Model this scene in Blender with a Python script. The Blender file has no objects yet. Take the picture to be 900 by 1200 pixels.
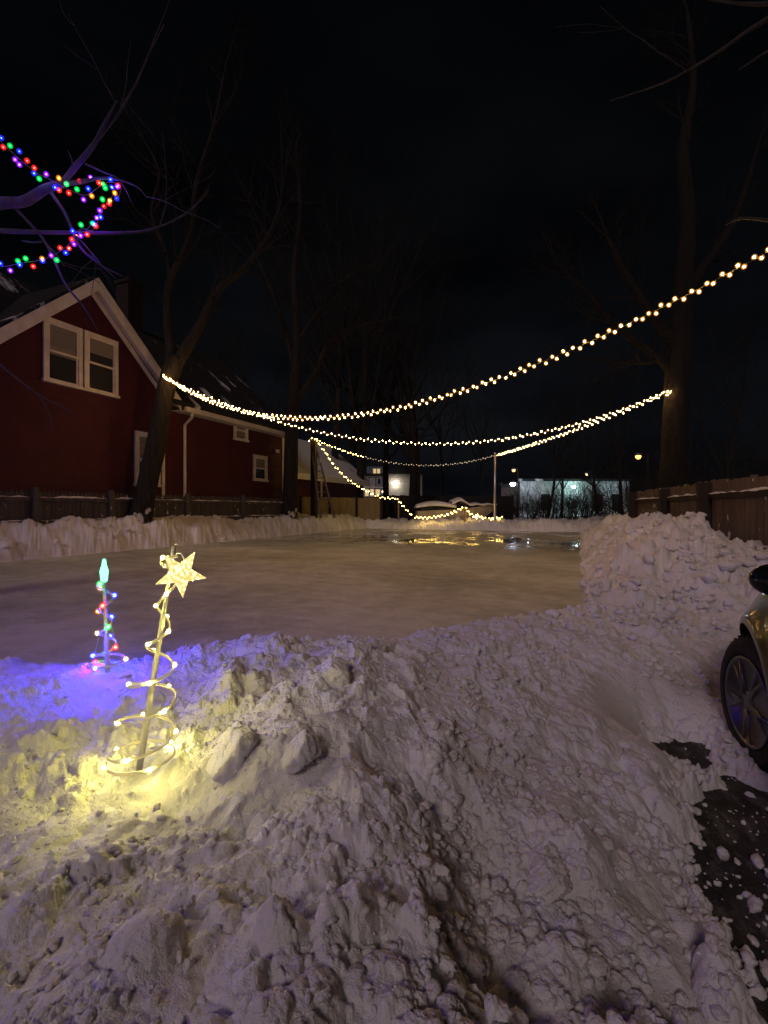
import bpy, math, random
import numpy as np
from mathutils import Vector, Matrix
random.seed(7); rng = np.random.default_rng(11)
C = bpy.context.scene.collection
SC = bpy.context.scene
R = math.radians

# ------------------------------------------------------------------ camera frame
F = 560.0; HX, HY = 450.0, 596.0; EYE = 1.40; YAW = R(22.3)
ca, sa = math.cos(YAW), math.sin(YAW)
def at(px, py, d):
    """point seen at photo pixel px,py at depth d metres"""
    u = (px-HX)/F
    r, f = u*d, d
    return Vector((r*ca - f*sa, r*sa + f*ca, EYE + (HY-py)/F*d))
def onz(px, py, z):
    return at(px, py, (EYE-z)*F/(py-HY))

cam = bpy.data.cameras.new('camera'); co = bpy.data.objects.new('camera', cam); C.objects.link(co)
cam.sensor_fit = 'VERTICAL'; cam.sensor_height = 36.0; cam.lens = 36*F/1200
cam.shift_y = (HY-600)/1200.0
cam.clip_start = 0.05; cam.clip_end = 2000
co.location = (0, 0, EYE); co.rotation_euler = (R(90), 0, YAW)
SC.camera = co

# ------------------------------------------------------------------ materials
def nodes(m): return m.node_tree.nodes, m.node_tree.links
def mat(name, col, rough=.7, metal=0, spec=.5, emit=None, es=0):
    m = bpy.data.materials.new(name); m.use_nodes = True
    b = m.node_tree.nodes['Principled BSDF']
    b.inputs['Base Color'].default_value = (*col, 1)
    b.inputs['Roughness'].default_value = rough
    b.inputs['Metallic'].default_value = metal
    b.inputs['Specular IOR Level'].default_value = spec
    if emit:
        b.inputs['Emission Color'].default_value = (*emit, 1); b.inputs['Emission Strength'].default_value = es
    return m
def tex(n, l, scale, detail=4, rough=.55, coord='Object', dims=None, typ='ShaderNodeTexNoise'):
    tc = n.new('ShaderNodeTexCoord'); t = n.new(typ)
    if dims:
        mp = n.new('ShaderNodeMapping'); mp.inputs['Scale'].default_value = dims
        l.new(tc.outputs[coord], mp.inputs[0]); l.new(mp.outputs[0], t.inputs['Vector'])
    else: l.new(tc.outputs[coord], t.inputs['Vector'])
    t.inputs['Scale'].default_value = scale
    if typ == 'ShaderNodeTexNoise':
        t.inputs['Detail'].default_value = detail; t.inputs['Roughness'].default_value = rough
    return t
def ramp(n, l, src, stops):
    r = n.new('ShaderNodeValToRGB'); l.new(src, r.inputs[0])
    e = r.color_ramp.elements
    while len(e) < len(stops): e.new(.5)
    for k, (p, c) in enumerate(stops):
        e[k].position = p; e[k].color = (*c, 1) if len(c) == 3 else c
    return r
def varied(name, c1, c2, scale, rough=.8, bump=.3, bscale=None, dims=None, lo=.35, hi=.65, dist=.02, metal=0, spec=.4):
    m = mat(name, c1, rough, metal, spec); n, l = nodes(m); b = n['Principled BSDF']
    t = tex(n, l, scale, 6, .6, dims=dims)
    r = ramp(n, l, t.outputs[0], [(lo, c1), (hi, c2)]); l.new(r.outputs[0], b.inputs['Base Color'])
    if bump:
        t2 = tex(n, l, bscale or scale*3, 5, .6, dims=dims); bp = n.new('ShaderNodeBump')
        bp.inputs['Strength'].default_value = bump; bp.inputs['Distance'].default_value = dist
        l.new(t2.outputs[0], bp.inputs['Height']); l.new(bp.outputs[0], b.inputs['Normal'])
    return m
def emitter(name, col, s):
    m = bpy.data.materials.new(name); m.use_nodes = True; n, l = nodes(m)
    n.remove(n['Principled BSDF']); e = n.new('ShaderNodeEmission')
    e.inputs[0].default_value = (*col, 1); e.inputs[1].default_value = s
    l.new(e.outputs[0], n['Material Output'].inputs[0]); return m

M = {}
# snow
m = mat('snow', (.80, .80, .82), .62, 0, .25); n, l = nodes(m); b = n['Principled BSDF']
t = tex(n, l, 1.3, 6, .6); r = ramp(n, l, t.outputs[0], [(.35, (.72, .71, .71)), (.65, (.84, .84, .86))])
t5 = tex(n, l, 45, 2, .5); r5 = ramp(n, l, t5.outputs[0], [(.76, (0, 0, 0)), (.80, (1, 1, 1))])
mx = n.new('ShaderNodeMix'); mx.data_type = 'RGBA'; l.new(r5.outputs[0], mx.inputs['Factor']); l.new(r.outputs[0], mx.inputs[6]); mx.inputs[7].default_value = (.25, .2, .16, 1)
l.new(mx.outputs[2], b.inputs['Base Color'])
t2 = tex(n, l, 55, 5, .65); t3 = tex(n, l, 260, 2, .5)
ad = n.new('ShaderNodeMath'); ad.operation = 'MULTIPLY_ADD'; l.new(t3.outputs[0], ad.inputs[0]); ad.inputs[1].default_value = .25; l.new(t2.outputs[0], ad.inputs[2])
bp = n.new('ShaderNodeBump'); bp.inputs['Strength'].default_value = .8; bp.inputs['Distance'].default_value = .016
l.new(ad.outputs[0], bp.inputs['Height']); l.new(bp.outputs[0], b.inputs['Normal'])
b.inputs['Subsurface Weight'].default_value = .35; b.inputs['Subsurface Radius'].default_value = (1.0, .95, .9); b.inputs['Subsurface Scale'].default_value = .012
M['snow'] = m
# ice
m = mat('ice', (.34, .33, .31), .4, 0, .5); n, l = nodes(m); b = n['Principled BSDF']
t = tex(n, l, .6, 7, .62, dims=(1, 1.1, 1)); t4 = tex(n, l, 3.4, 7, .72, dims=(1, 1.2, 1))
mm = n.new('ShaderNodeMath'); mm.operation = 'MULTIPLY_ADD'; l.new(t4.outputs[0], mm.inputs[0]); mm.inputs[1].default_value = .7; l.new(t.outputs[0], mm.inputs[2])
r = ramp(n, l, mm.outputs[0], [(.62, (.30, .31, .24)), (.80, (.45, .46, .355)), (1.0, (.64, .645, .53))]); l.new(r.outputs[0], b.inputs['Base Color'])
tc = n.new('ShaderNodeTexCoord'); sx = n.new('ShaderNodeSeparateXYZ'); l.new(tc.outputs['Object'], sx.inputs[0])
mr = n.new('ShaderNodeMapRange'); mr.inputs[1].default_value = 10.5; mr.inputs[2].default_value = 14.5; mr.inputs[3].default_value = .0; mr.inputs[4].default_value = 1.
l.new(sx.outputs['Y'], mr.inputs[0])
t6 = tex(n, l, .8, 5, .6); rr = ramp(n, l, t6.outputs[0], [(.40, (.05,)*3), (.55, (1,)*3)])
ml = n.new('ShaderNodeMath'); ml.operation = 'MULTIPLY'; l.new(mr.outputs[0], ml.inputs[0]); l.new(rr.outputs[0], ml.inputs[1])
mr2 = n.new('ShaderNodeMapRange'); mr2.inputs[3].default_value = .62; mr2.inputs[4].default_value = .05; l.new(ml.outputs[0], mr2.inputs[0]); l.new(mr2.outputs[0], b.inputs['Roughness'])
bp = n.new('ShaderNodeBump'); bp.inputs['Strength'].default_value = .12; bp.inputs['Distance'].default_value = .02
mr3 = n.new('ShaderNodeMapRange'); mr3.inputs[3].default_value = .75; mr3.inputs[4].default_value = .010; l.new(ml.outputs[0], mr3.inputs[0]); l.new(mr3.outputs[0], bp.inputs['Strength'])
old = b.inputs['Base Color'].links[0].from_socket; mw = n.new('ShaderNodeMix'); mw.data_type = 'RGBA'; l.new(ml.outputs[0], mw.inputs['Factor']); l.new(old, mw.inputs[6]); mw.inputs[7].default_value = (.27, .265, .21, 1); l.new(mw.outputs[2], b.inputs['Base Color'])
tb = tex(n, l, 6.0, 7, .68, dims=(1, 1.1, 1)); l.new(tb.outputs[0], bp.inputs['Height']); l.new(bp.outputs[0], b.inputs['Normal'])
M['ice'] = m
M['asphalt'] = varied('asphalt', (.018, .018, .018), (.05, .048, .046), 9, .75, .8, 60, dist=.03)
m = M['asphalt']; n, l = nodes(m); b = n['Principled BSDF']; t = tex(n, l, 7, 7, .72, dims=(1.6, .7, 1)); r = ramp(n, l, t.outputs[0], [(.50, (0,)*3), (.66, (1,)*3)])
old = b.inputs['Base Color'].links[0].from_socket; mx = n.new('ShaderNodeMix'); mx.data_type = 'RGBA'; l.new(r.outputs[0], mx.inputs['Factor']); l.new(old, mx.inputs[6]); mx.inputs[7].default_value = (.16, .155, .155, 1); l.new(mx.outputs[2], b.inputs['Base Color'])
M['bark'] = varied('bark', (.006, .005, .004), (.024, .019, .015), 3, .9, 1.0, 7, dims=(4, 4, .7), dist=.05)
m = M['bark']; n, l = nodes(m); b = n['Principled BSDF']; t = tex(n, l, 3.2, 5, .6, dims=(1, 1, .6)); tc = n.new('ShaderNodeTexCoord'); sx = n.new('ShaderNodeSeparateXYZ'); l.new(tc.outputs['Object'], sx.inputs[0])
mr = n.new('ShaderNodeMapRange'); mr.inputs[1].default_value = 2.4; mr.inputs[2].default_value = 1.0; mr.inputs[3].default_value = -.3; mr.inputs[4].default_value = .12; l.new(sx.outputs['Z'], mr.inputs[0])
ad = n.new('ShaderNodeMath'); l.new(mr.outputs[0], ad.inputs[0]); l.new(t.outputs[0], ad.inputs[1]); r = ramp(n, l, ad.outputs[0], [(.60, (0,)*3), (.64, (1,)*3)])
old = b.inputs['Base Color'].links[0].from_socket; mx = n.new('ShaderNodeMix'); mx.data_type = 'RGBA'; l.new(r.outputs[0], mx.inputs['Factor']); l.new(old, mx.inputs[6]); mx.inputs[7].default_value = (.6, .6, .6, 1); l.new(mx.outputs[2], b.inputs['Base Color'])
M['bark_pale'] = varied('bark_pale', (.022, .02, .018), (.05, .045, .04), 4, .85, .7, 9, dims=(3, 3, 1), dist=.02)
M['bark_dark'] = varied('dark_bark', (.004, .0035, .003), (.014, .011, .009), 3, .9, 1.0, 7, dims=(4, 4, .7), dist=.05)
M['bark_far'] = varied('bark_far', (.008, .007, .006), (.022, .019, .016), 3, .95, .4, 8)
M['siding'] = None
def siding(name, c1, c2):
    m = varied(name, c1, c2, 1.4, .75, 0); n, l = nodes(m); b = n['Principled BSDF']
    tc = n.new('ShaderNodeTexCoord'); sx = n.new('ShaderNodeSeparateXYZ'); l.new(tc.outputs['Object'], sx.inputs[0])
    md = n.new('ShaderNodeMath'); md.operation = 'MULTIPLY'; md.inputs[1].default_value = 8.0; l.new(sx.outputs['Z'], md.inputs[0])
    fr = n.new('ShaderNodeMath'); fr.operation = 'FRACT'; l.new(md.outputs[0], fr.inputs[0])
    iv = n.new('ShaderNodeMath'); iv.operation = 'SUBTRACT'; iv.inputs[0].default_value = 1; l.new(fr.outputs[0], iv.inputs[1])
    bp = n.new('ShaderNodeBump'); bp.inputs['Strength'].default_value = 1.0; bp.inputs['Distance'].default_value = .035
    l.new(iv.outputs[0], bp.inputs['Height']); l.new(bp.outputs[0], b.inputs['Normal']); return m
M['siding'] = siding('red_siding', (.054, .008, .0175), (.076, .011, .024))
M['trim'] = varied('white_trim', (.55, .52, .50), (.72, .70, .68), 3, .6, .15, 12)
M['glass_dark'] = mat('window_glass', (.035, .036, .042), .10, 0, .6)
M['blind'] = varied('window_blind', (.16, .15, .145), (.24, .225, .21), 2, .8, .3, 20, dims=(.2, .2, 9))
def roofmat(name, snowlo, snowhi):
    m = varied(name, (.008, .008, .009), (.02, .019, .019), 8, .85, .5, 25); n, l = nodes(m); b = n['Principled BSDF']
    t = tex(n, l, .9, 5, .6, dims=(.55, 1.6, .55)); r = ramp(n, l, t.outputs[0], [(snowlo, (0,)*3), (snowhi, (1,)*3)])
    old = b.inputs['Base Color'].links[0].from_socket
    mx = n.new('ShaderNodeMix'); mx.data_type = 'RGBA'; l.new(r.outputs[0], mx.inputs['Factor']); l.new(old, mx.inputs[6]); mx.inputs[7].default_value = (.62, .62, .64, 1)
    l.new(mx.outputs[2], b.inputs['Base Color']); return m
M['roof'] = roofmat('shingle_roof', .60, .66)
M['roof_snowy'] = roofmat('snowy_roof', .25, .40)
M['brick'] = varied('chimney_brick', (.014, .009, .008), (.03, .018, .015), 14, .9, .5, 18)
def wood(name, c1, c2, snowy=True, sc=2.0):
    m = varied(name, c1, c2, sc, .85, .6, 14, dims=(6, 6, .5), dist=.015); n, l = nodes(m); b = n['Principled BSDF']
    if snowy:
        t = tex(n, l, 6.5, 3, .55, dims=(1, 1, .7)); r = ramp(n, l, t.outputs[0], [(.66, (0,)*3), (.69, (1,)*3)])
        old = b.inputs['Base Color'].links[0].from_socket
        mx = n.new('ShaderNodeMix'); mx.data_type = 'RGBA'; l.new(r.outputs[0], mx.inputs['Factor']); l.new(old, mx.inputs[6]); mx.inputs[7].default_value = (.7, .7, .7, 1)
        l.new(mx.outputs[2], b.inputs['Base Color'])
    return m
M['wood_brown'] = wood('brown_fence_boards', (.085, .064, .054), (.165, .128, .108))
M['wood_post'] = wood('brown_fence_post', (.016, .011, .009), (.034, .023, .018), False)
M['wood_grey'] = wood('grey_fence_boards', (.055, .050, .050), (.11, .10, .10))
M['wood_tan'] = wood('tan_fence_boards', (.20, .16, .10), (.30, .24, .16), False)
M['wood_dark'] = wood('dark_fence_boards', (.015, .013, .012), (.03, .027, .025), False)
M['steel'] = mat('galvanised_steel', (.55, .56, .58), .35, .8)
M['wire'] = mat('string_wire', (.05, .06, .03), .6)
M['wire_pale'] = mat('pale_wire', (.45, .42, .35), .5)
M['plastic_clear'] = mat('clear_plastic', (.75, .74, .66), .25, 0, .5); M['plastic_lit'] = mat('lit_clear_tube', (.75, .72, .55), .25, 0, .5, (1, .82, .28), .13)
M['plastic_pole'] = mat('white_plastic_pole', (.62, .61, .56), .4)
M['bulb_warm'] = emitter('warm_bulb_light', (1, .52, .15), 260)
M['bulb_gold'] = emitter('gold_bulb_light', (1, .62, .14), 60)
M['bulb_dim'] = emitter('dim_bulb_light', (1, .72, .45), 2.2)
M['led_yellow'] = emitter('yellow_led_light', (1, .86, .20), 400)
M['star_core'] = emitter('star_led_light', (1, .86, .30), 75)
m = mat('star_acrylic', (.8, .78, .6), .2, 0, .5, (1, .86, .30), 1.7); n, l = nodes(m)
t = tex(n, l, 75, typ='ShaderNodeTexVoronoi'); r = ramp(n, l, t.outputs['Distance'], [(.15, (1.5, 1.3, .62)), (.6, (.48, .36, .09))]); l.new(r.outputs[0], n['Principled BSDF'].inputs['Emission Color'])
M['star'] = m
LC = {'blue': ((.0011, .0026, 1), 620), 'red': ((1, .007, .006), 130), 'green': ((.010, 1, .022), 62), 'amber': ((1, .26, .012), 75), 'violet': ((.14, .004, 1), 380)}
for k, (c, s_) in LC.items(): M['col_'+k] = emitter(k+'_bulb_light', c, s_)
for k, (c, s_) in LC.items(): M['led_'+k] = emitter(k+'_led_light', c, s_*(3.6 if k == 'blue' else 1.3))
def halo(name, col, k):
    # added glow round a lamp, imitating bloom: a thin body of even density
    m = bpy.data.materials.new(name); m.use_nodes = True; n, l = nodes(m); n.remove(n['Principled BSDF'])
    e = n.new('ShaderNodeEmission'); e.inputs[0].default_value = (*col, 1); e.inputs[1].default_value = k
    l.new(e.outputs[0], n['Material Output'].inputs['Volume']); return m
M['halo_warm'] = halo('warm_bulb_globe', (1, .40, .06), 24)
M['halo_gold'] = halo('gold_bulb_halo', (1, .50, .05), 18)
M['halo_led'] = halo('led_halo', (1, .62, .14), 14)
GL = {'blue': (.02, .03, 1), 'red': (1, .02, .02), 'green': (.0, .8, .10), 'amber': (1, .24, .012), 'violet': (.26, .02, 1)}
for k, c in GL.items(): M['glo_'+k] = halo(k+'_bulb_globe', c, 30)
M['led_warm'] = emitter('cream_led_light', (1, .72, .36), 50)
M['tip'] = emitter('teal_tip_light', (.16, 1, .50), 4.0)
M['rope_blue'] = mat('blue_lit_tube', (.5, .5, .6), .4, 0, .5)

# ------------------------------------------------------------------ mesh builder
class MB:
    def __init__(s): s.v = []; s.f = []; s.mi = []
    def add(s, vs, fs, mi=0):
        o = len(s.v); s.v.extend([tuple(p) for p in vs]); s.f.extend([tuple(i+o for i in f) for f in fs]); s.mi.extend([mi]*len(fs)); return s
    def box(s, c, size, rot=None, mi=0):
        x, y, z = (k/2 for k in size); c = Vector(c)
        vs = [Vector((i, j, k)) for i in (-x, x) for j in (-y, y) for k in (-z, z)]
        if rot is not None: vs = [rot @ p for p in vs]
        return s.add([p+c for p in vs], [(0,1,3,2),(4,6,7,5),(0,4,5,1),(2,3,7,6),(0,2,6,4),(1,5,7,3)], mi)
    def tube(s, pts, rad, n=8, cap=True, mi=0):
        pts = [Vector(p) for p in pts]
        if len(pts) < 2: return s
        rad = rad if hasattr(rad, '__len__') else [rad]*len(pts)
        vs = []; t0 = (pts[1]-pts[0]).normalized()
        up = Vector((0, 0, 1)) if abs(t0.z) < .9 else Vector((1, 0, 0))
        a = t0.cross(up).normalized()
        for i, p in enumerate(pts):
            t = (pts[min(i+1, len(pts)-1)]-pts[max(i-1, 0)])
            if t.length < 1e-9: t = t0
            t = t.normalized(); a = (a - t*a.dot(t))
            a = a.normalized() if a.length > 1e-6 else t.orthogonal().normalized()
            b = t.cross(a)
            for k in range(n):
                w = 2*math.pi*k/n; vs.append(p + (a*math.cos(w)+b*math.sin(w))*rad[i])
        fs = [(i*n+k, i*n+(k+1) % n, (i+1)*n+(k+1) % n, (i+1)*n+k) for i in range(len(pts)-1) for k in range(n)]
        if cap: fs += [tuple(range(n-1, -1, -1)), tuple((len(pts)-1)*n+k for k in range(n))]
        return s.add(vs, fs, mi)
    def lathe(s, prof, n=24, M4=None, mi=0):
        """prof: (radius, height) about Z"""
        M4 = M4 or Matrix.Identity(4); vs = []
        for (r, h) in prof:
            for k in range(n):
                w = 2*math.pi*k/n; vs.append(M4 @ Vector((r*math.cos(w), r*math.sin(w), h)))
        L = len(prof)
        fs = [(i*n+k, i*n+(k+1) % n, (i+1)*n+(k+1) % n, (i+1)*n+k) for i in range(L-1) for k in range(n)]
        fs += [tuple(range(n-1, -1, -1)), tuple((L-1)*n+k for k in range(n))]
        return s.add(vs, fs, mi)
    def prism(s, poly, off, mi=0):
        """poly: list of 3d points, extruded by off"""
        n = len(poly); off = Vector(off); a = [Vector(p) for p in poly]
        return s.add(a+[p+off for p in a], [tuple(range(n-1, -1, -1)), tuple(range(n, 2*n))] + [(k, (k+1) % n, n+(k+1) % n, n+k) for k in range(n)], mi)
    def ball(s, c, r, n=6, m=4, st=1.0, mi=0):
        c = Vector(c); vs = [c+Vector((0, 0, r*st))]
        for i in range(1, m):
            th = math.pi*i/m
            for k in range(n):
                w = 2*math.pi*k/n; vs.append(c+Vector((r*math.sin(th)*math.cos(w), r*math.sin(th)*math.sin(w), r*st*math.cos(th))))
        vs.append(c-Vector((0, 0, r*st)))
        fs = [(0, 1+k, 1+(k+1) % n) for k in range(n)]
        for i in range(m-2):
            o = 1+i*n; fs += [(o+k, o+n+k, o+n+(k+1) % n, o+(k+1) % n) for k in range(n)]
        o = 1+(m-2)*n; fs += [(o+k, len(vs)-1, o+(k+1) % n) for k in range(n)]
        return s.add(vs, fs, mi)
    def build(s, name, mats, parent=None, smooth=False, local=False, bevel=0):
        me = bpy.data.meshes.new(name)
        off = Vector((0, 0, 0))
        if parent is not None and not local:
            p = parent
            while p is not None: off += p.location; p = p.parent
        me.from_pydata([(x-off.x, y-off.y, z-off.z) for x, y, z in s.v], [], s.f)
        for mm in (mats if isinstance(mats, (list, tuple)) else [mats]): me.materials.append(mm)
        if any(s.mi): me.polygons.foreach_set('material_index', s.mi)
        if smooth: me.polygons.foreach_set('use_smooth', [True]*len(me.polygons))
        me.update()
        o = bpy.data.objects.new(name, me); C.objects.link(o)
        if parent is not None: o.parent = parent
        if bevel:
            bm = o.modifiers.new('bevel', 'BEVEL'); bm.width = bevel; bm.segments = 2; bm.limit_method = 'ANGLE'
        return o
def tag(o, label=None, cat=None, group=None, kind=None):
    if label: o['label'] = label
    if cat: o['category'] = cat
    if group: o['group'] = group
    if kind: o['kind'] = kind
    return o
def thing(name, loc, label, cat, group=None, rz=0):
    o = bpy.data.objects.new(name, None); o.empty_display_size = .2; C.objects.link(o)
    o.location = loc; o.rotation_euler = (0, 0, rz); return tag(o, label, cat, group)

# ------------------------------------------------------------------ noise
def _h(ix, iy, s):
    h = (ix.astype(np.int64)*374761393 + iy.astype(np.int64)*668265263 + s*974634777) & 0xffffffff
    h = ((h ^ (h >> 13))*1274126177) & 0xffffffff
    h = ((h ^ (h >> 16))*2246822519) & 0xffffffff
    return ((h ^ (h >> 15)) & 0xffffff)/float(0xffffff)
def perlin(x, y, s=0):
    ix, iy = np.floor(x), np.floor(y); fx, fy = x-ix, y-iy
    u, v = fx*fx*fx*(fx*(fx*6-15)+10), fy*fy*fy*(fy*(fy*6-15)+10)
    def g(i, j):
        a = _h(ix+i, iy+j, s)*2*np.pi; return np.cos(a)*(fx-i)+np.sin(a)*(fy-j)
    return 1.5*((g(0,0)*(1-u)+g(1,0)*u)*(1-v)+(g(0,1)*(1-u)+g(1,1)*u)*v)
def fbm(x, y, s=0, oct=4, g=.5):
    t = np.zeros_like(x); a = 1.
    for k in range(oct): t += a*perlin(x*2**k+k*17.3, y*2**k-k*9.1, s+k); a *= g
    return t
def lumps(x, y, s, dens=.8, rmin=.3, rmax=.75):
    """union of broken, tilted clods on a jittered grid of unit cells: height in cell units"""
    ix, iy = np.floor(x), np.floor(y); out = np.zeros_like(x)
    for i in (-1, 0, 1):
        for j in (-1, 0, 1):
            cx, cy = ix+i, iy+j
            px = cx+_h(cx, cy, s); py = cy+_h(cx, cy, s+1)
            rr = rmin+(rmax-rmin)*_h(cx, cy, s+2)**2
            on = _h(cx, cy, s+3) < dens
            dx, dy = x-px, y-py
            an = _h(cx, cy, s+4)*6.283; st = .65+.7*_h(cx, cy, s+5)
            u = (np.cos(an)*dx+np.sin(an)*dy)*st; v = (-np.sin(an)*dx+np.cos(an)*dy)/st
            q = (np.abs(u)**3+np.abs(v)**3)**(1/3)/rr
            hh = np.clip(1-q**2.6, 0, 1)**.62 * rr*(.5+.6*_h(cx, cy, s+6))
            tl = 1+.55*(u*(_h(cx, cy, s+7)-.5)+v*(_h(cx, cy, s+8)-.5))/rr*2
            out = np.maximum(out, np.where(on, hh*tl, 0))
    return out
def facets(x, y, s):
    """broken crust: every cell is a tilted plate of its own height"""
    ix, iy = np.floor(x), np.floor(y); f1 = np.full(x.shape, 9.); val = np.zeros_like(x); f2 = np.full(x.shape, 9.)
    for i in (-1, 0, 1):
        for j in (-1, 0, 1):
            cx, cy = ix+i, iy+j; dx = x-cx-_h(cx, cy, s); dy = y-cy-_h(cx, cy, s+1); d = dx*dx+dy*dy
            v = _h(cx, cy, s+2)*.8+dx*(_h(cx, cy, s+3)-.5)*1.7+dy*(_h(cx, cy, s+4)-.5)*1.7
            n = d < f1; f2 = np.where(n, f1, np.minimum(f2, d)); val = np.where(n, v, val); f1 = np.where(n, d, f1)
    e = np.clip((np.sqrt(f2)-np.sqrt(f1))/.16, 0, 1)
    return (val-.4)*e+.25*(e-1)
def ss(a, b, x):
    t = np.clip((x-a)/(b-a), 0, 1); return t*t*(3-2*t)

# ------------------------------------------------------------------ snow height field
CP = []
def cz(px, py, z): p = onz(px, py, z); CP.append((p.x, p.y, z))
def cw(x, y, z): CP.append((x, y, z))
for a in [(0,1200,.46),(110,1200,.46),(225,1200,.47),(340,1200,.46),(450,1200,.45),(520,1200,.41),(572,1200,.15),(620,1200,.20),(680,1200,.21),(770,1200,.12),(850,1200,.05),(905,1190,-.15),
          (0,1050,.44),(120,1050,.45),(300,1050,.47),(420,1050,.45),(505,1080,.43),(562,1090,.16),(610,1090,.23),(660,1080,.25),(740,1080,.18),(815,1080,.09),(868,1060,-.14),(905,1080,-.15),
          (0,900,.42),(80,900,.38),(165,900,.35),(250,915,.38),(340,930,.43),(430,930,.47),(500,960,.46),(556,990,.24),(610,985,.26),(660,980,.25),(720,980,.20),(790,980,.10),(838,985,-.13),(890,1000,-.15),
          (60,840,.43),(265,860,.47),(350,860,.55),(430,850,.52),(500,860,.45),(560,880,.36),(640,880,.28),(720,880,.23),(776,880,.17),(806,886,-.07),(816,918,-.12),(846,876,.07),(868,902,.05),(858,945,-.05),(888,925,.0),(885,965,-.13),
          (380,780,.60),(300,800,.52),(200,800,.46),(470,780,.54),(540,790,.47),(610,800,.39),(680,790,.34),(760,790,.27),(820,800,.16),(836,838,.13),(866,880,.07),
          (560,750,.50),(640,745,.44),(720,740,.39),(790,740,.33),
          (0,768,.53),(50,780,.52),(100,785,.50),(160,764,.49),(250,752,.50),(350,746,.51),(450,743,.51),(520,730,.50),(600,717,.49),(690,706,.47),
          (740,700,.40),(800,700,.38),(850,705,.34)]: cz(*a)
for px, py, z in [(-150,760,.53),(0,768,.53),(100,785,.5),(250,752,.5),(350,746,.5),(450,743,.5),(520,730,.5),(600,717,.5),(675,706,.47)]:
    p = onz(px, py, z); 
    cw(p.x-.30, p.y+.55, .24); cw(p.x-.6, p.y+1.3, .22)
for p in [(-6,1.0,.5),(-5,.2,.5),(-8,.8,.6),(-10.3,1.5,.9),(-5.5,2.4,.22),(-8,2.6,.22),(-7,4,.22),(-9.5,3,.22),(-4,5,.22),(-2,6.5,.22),(-6,6.5,.22),(-9.5,6.5,.22),(-.35,6.5,.22),(-2.2,5.0,.22),
          (1.5,2.2,.0),(2.3,3,.02),(1.3,4.3,.17),(2.2,4.6,.30),(1.6,5.6,.42),(3,5.2,.5),(3.5,3,.3),(1.5,.5,-.05),(2.2,1,-.05),(.9,-.3,-.05),(0,-.5,.3),(-1,-.5,.4),(-3,-.8,.45),(4.5,1,.3),(.6,6.4,.46),(1.2,6.8,.55),(4,7,.4)]: cw(*p)
CPa = np.array(CP); 
def _k(d2): return np.sqrt(d2+.12**2)
_A = _k((CPa[:,None,0]-CPa[None,:,0])**2+(CPa[:,None,1]-CPa[None,:,1])**2)
_n = len(CPa); _S = np.zeros((_n+1, _n+1)); _S[:_n,:_n] = _A - np.eye(_n)*.02; _S[:_n,_n] = 1; _S[_n,:_n] = 1
_W = np.linalg.solve(_S, np.append(CPa[:,2], 0))
def rbf(x, y):
    out = np.full(x.shape, _W[_n])
    for i in range(_n): out += _W[i]*_k((x-CPa[i,0])**2+(y-CPa[i,1])**2)
    return out
ICE = .35
def snow_parts(x, y):
    """low-frequency snow surface, lump amplitude"""
    wob = fbm(x*.55, y*.55, 40, 3)*.22
    base = .42+fbm(x*.3, y*.3, 50, 3)*.06
    inr = ss(-10.75, -10.25, x)*(1-ss(-.12, .15, x+.2*wob))*(1-ss(22.8, 23.3, y))      # inside the rink
    z = base*(1-inr)+.22*inr
    lb = ss(-10.25, -11.35, x+wob*.9)*(.66+.12*fbm(y*.35, x*.1, 60, 3)+.16*ss(9, 4, y))*(1-ss(23.5, 25, y))
    fb = ss(22.9, 23.8, y+wob*.7)*(.34+.14*fbm(x*.5, y*.2, 70, 3))*(1-.6*ss(25, 29, y))*(1-ss(2, 4, x))
    hy = .16+.54*ss(5.6, 8.4, y)-.30*ss(14.5, 21, y)
    fence = .34+.46*ss(8.2, 11.5, y)-.3*ss(15, 20, y)
    rb = ss(-.08, 1.15, x+wob*.4)*hy
    rb = rb*(1-ss(1.55, 2.15, x))+ss(1.55, 2.15, x)*np.minimum(fence, hy+.1)
    rb = rb*(1-.6*ss(2.3, 3.2, x))
    zb = z+np.maximum(np.maximum(lb, fb), rb*ss(5.2, 6.2, y))
    w = ss(5.0, 6.2, y)
    w = np.maximum(w, ss(-9.6, -10.6, x))
    near = rbf(x, y) if True else z
    return near*(1-w)+zb*w, w
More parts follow.
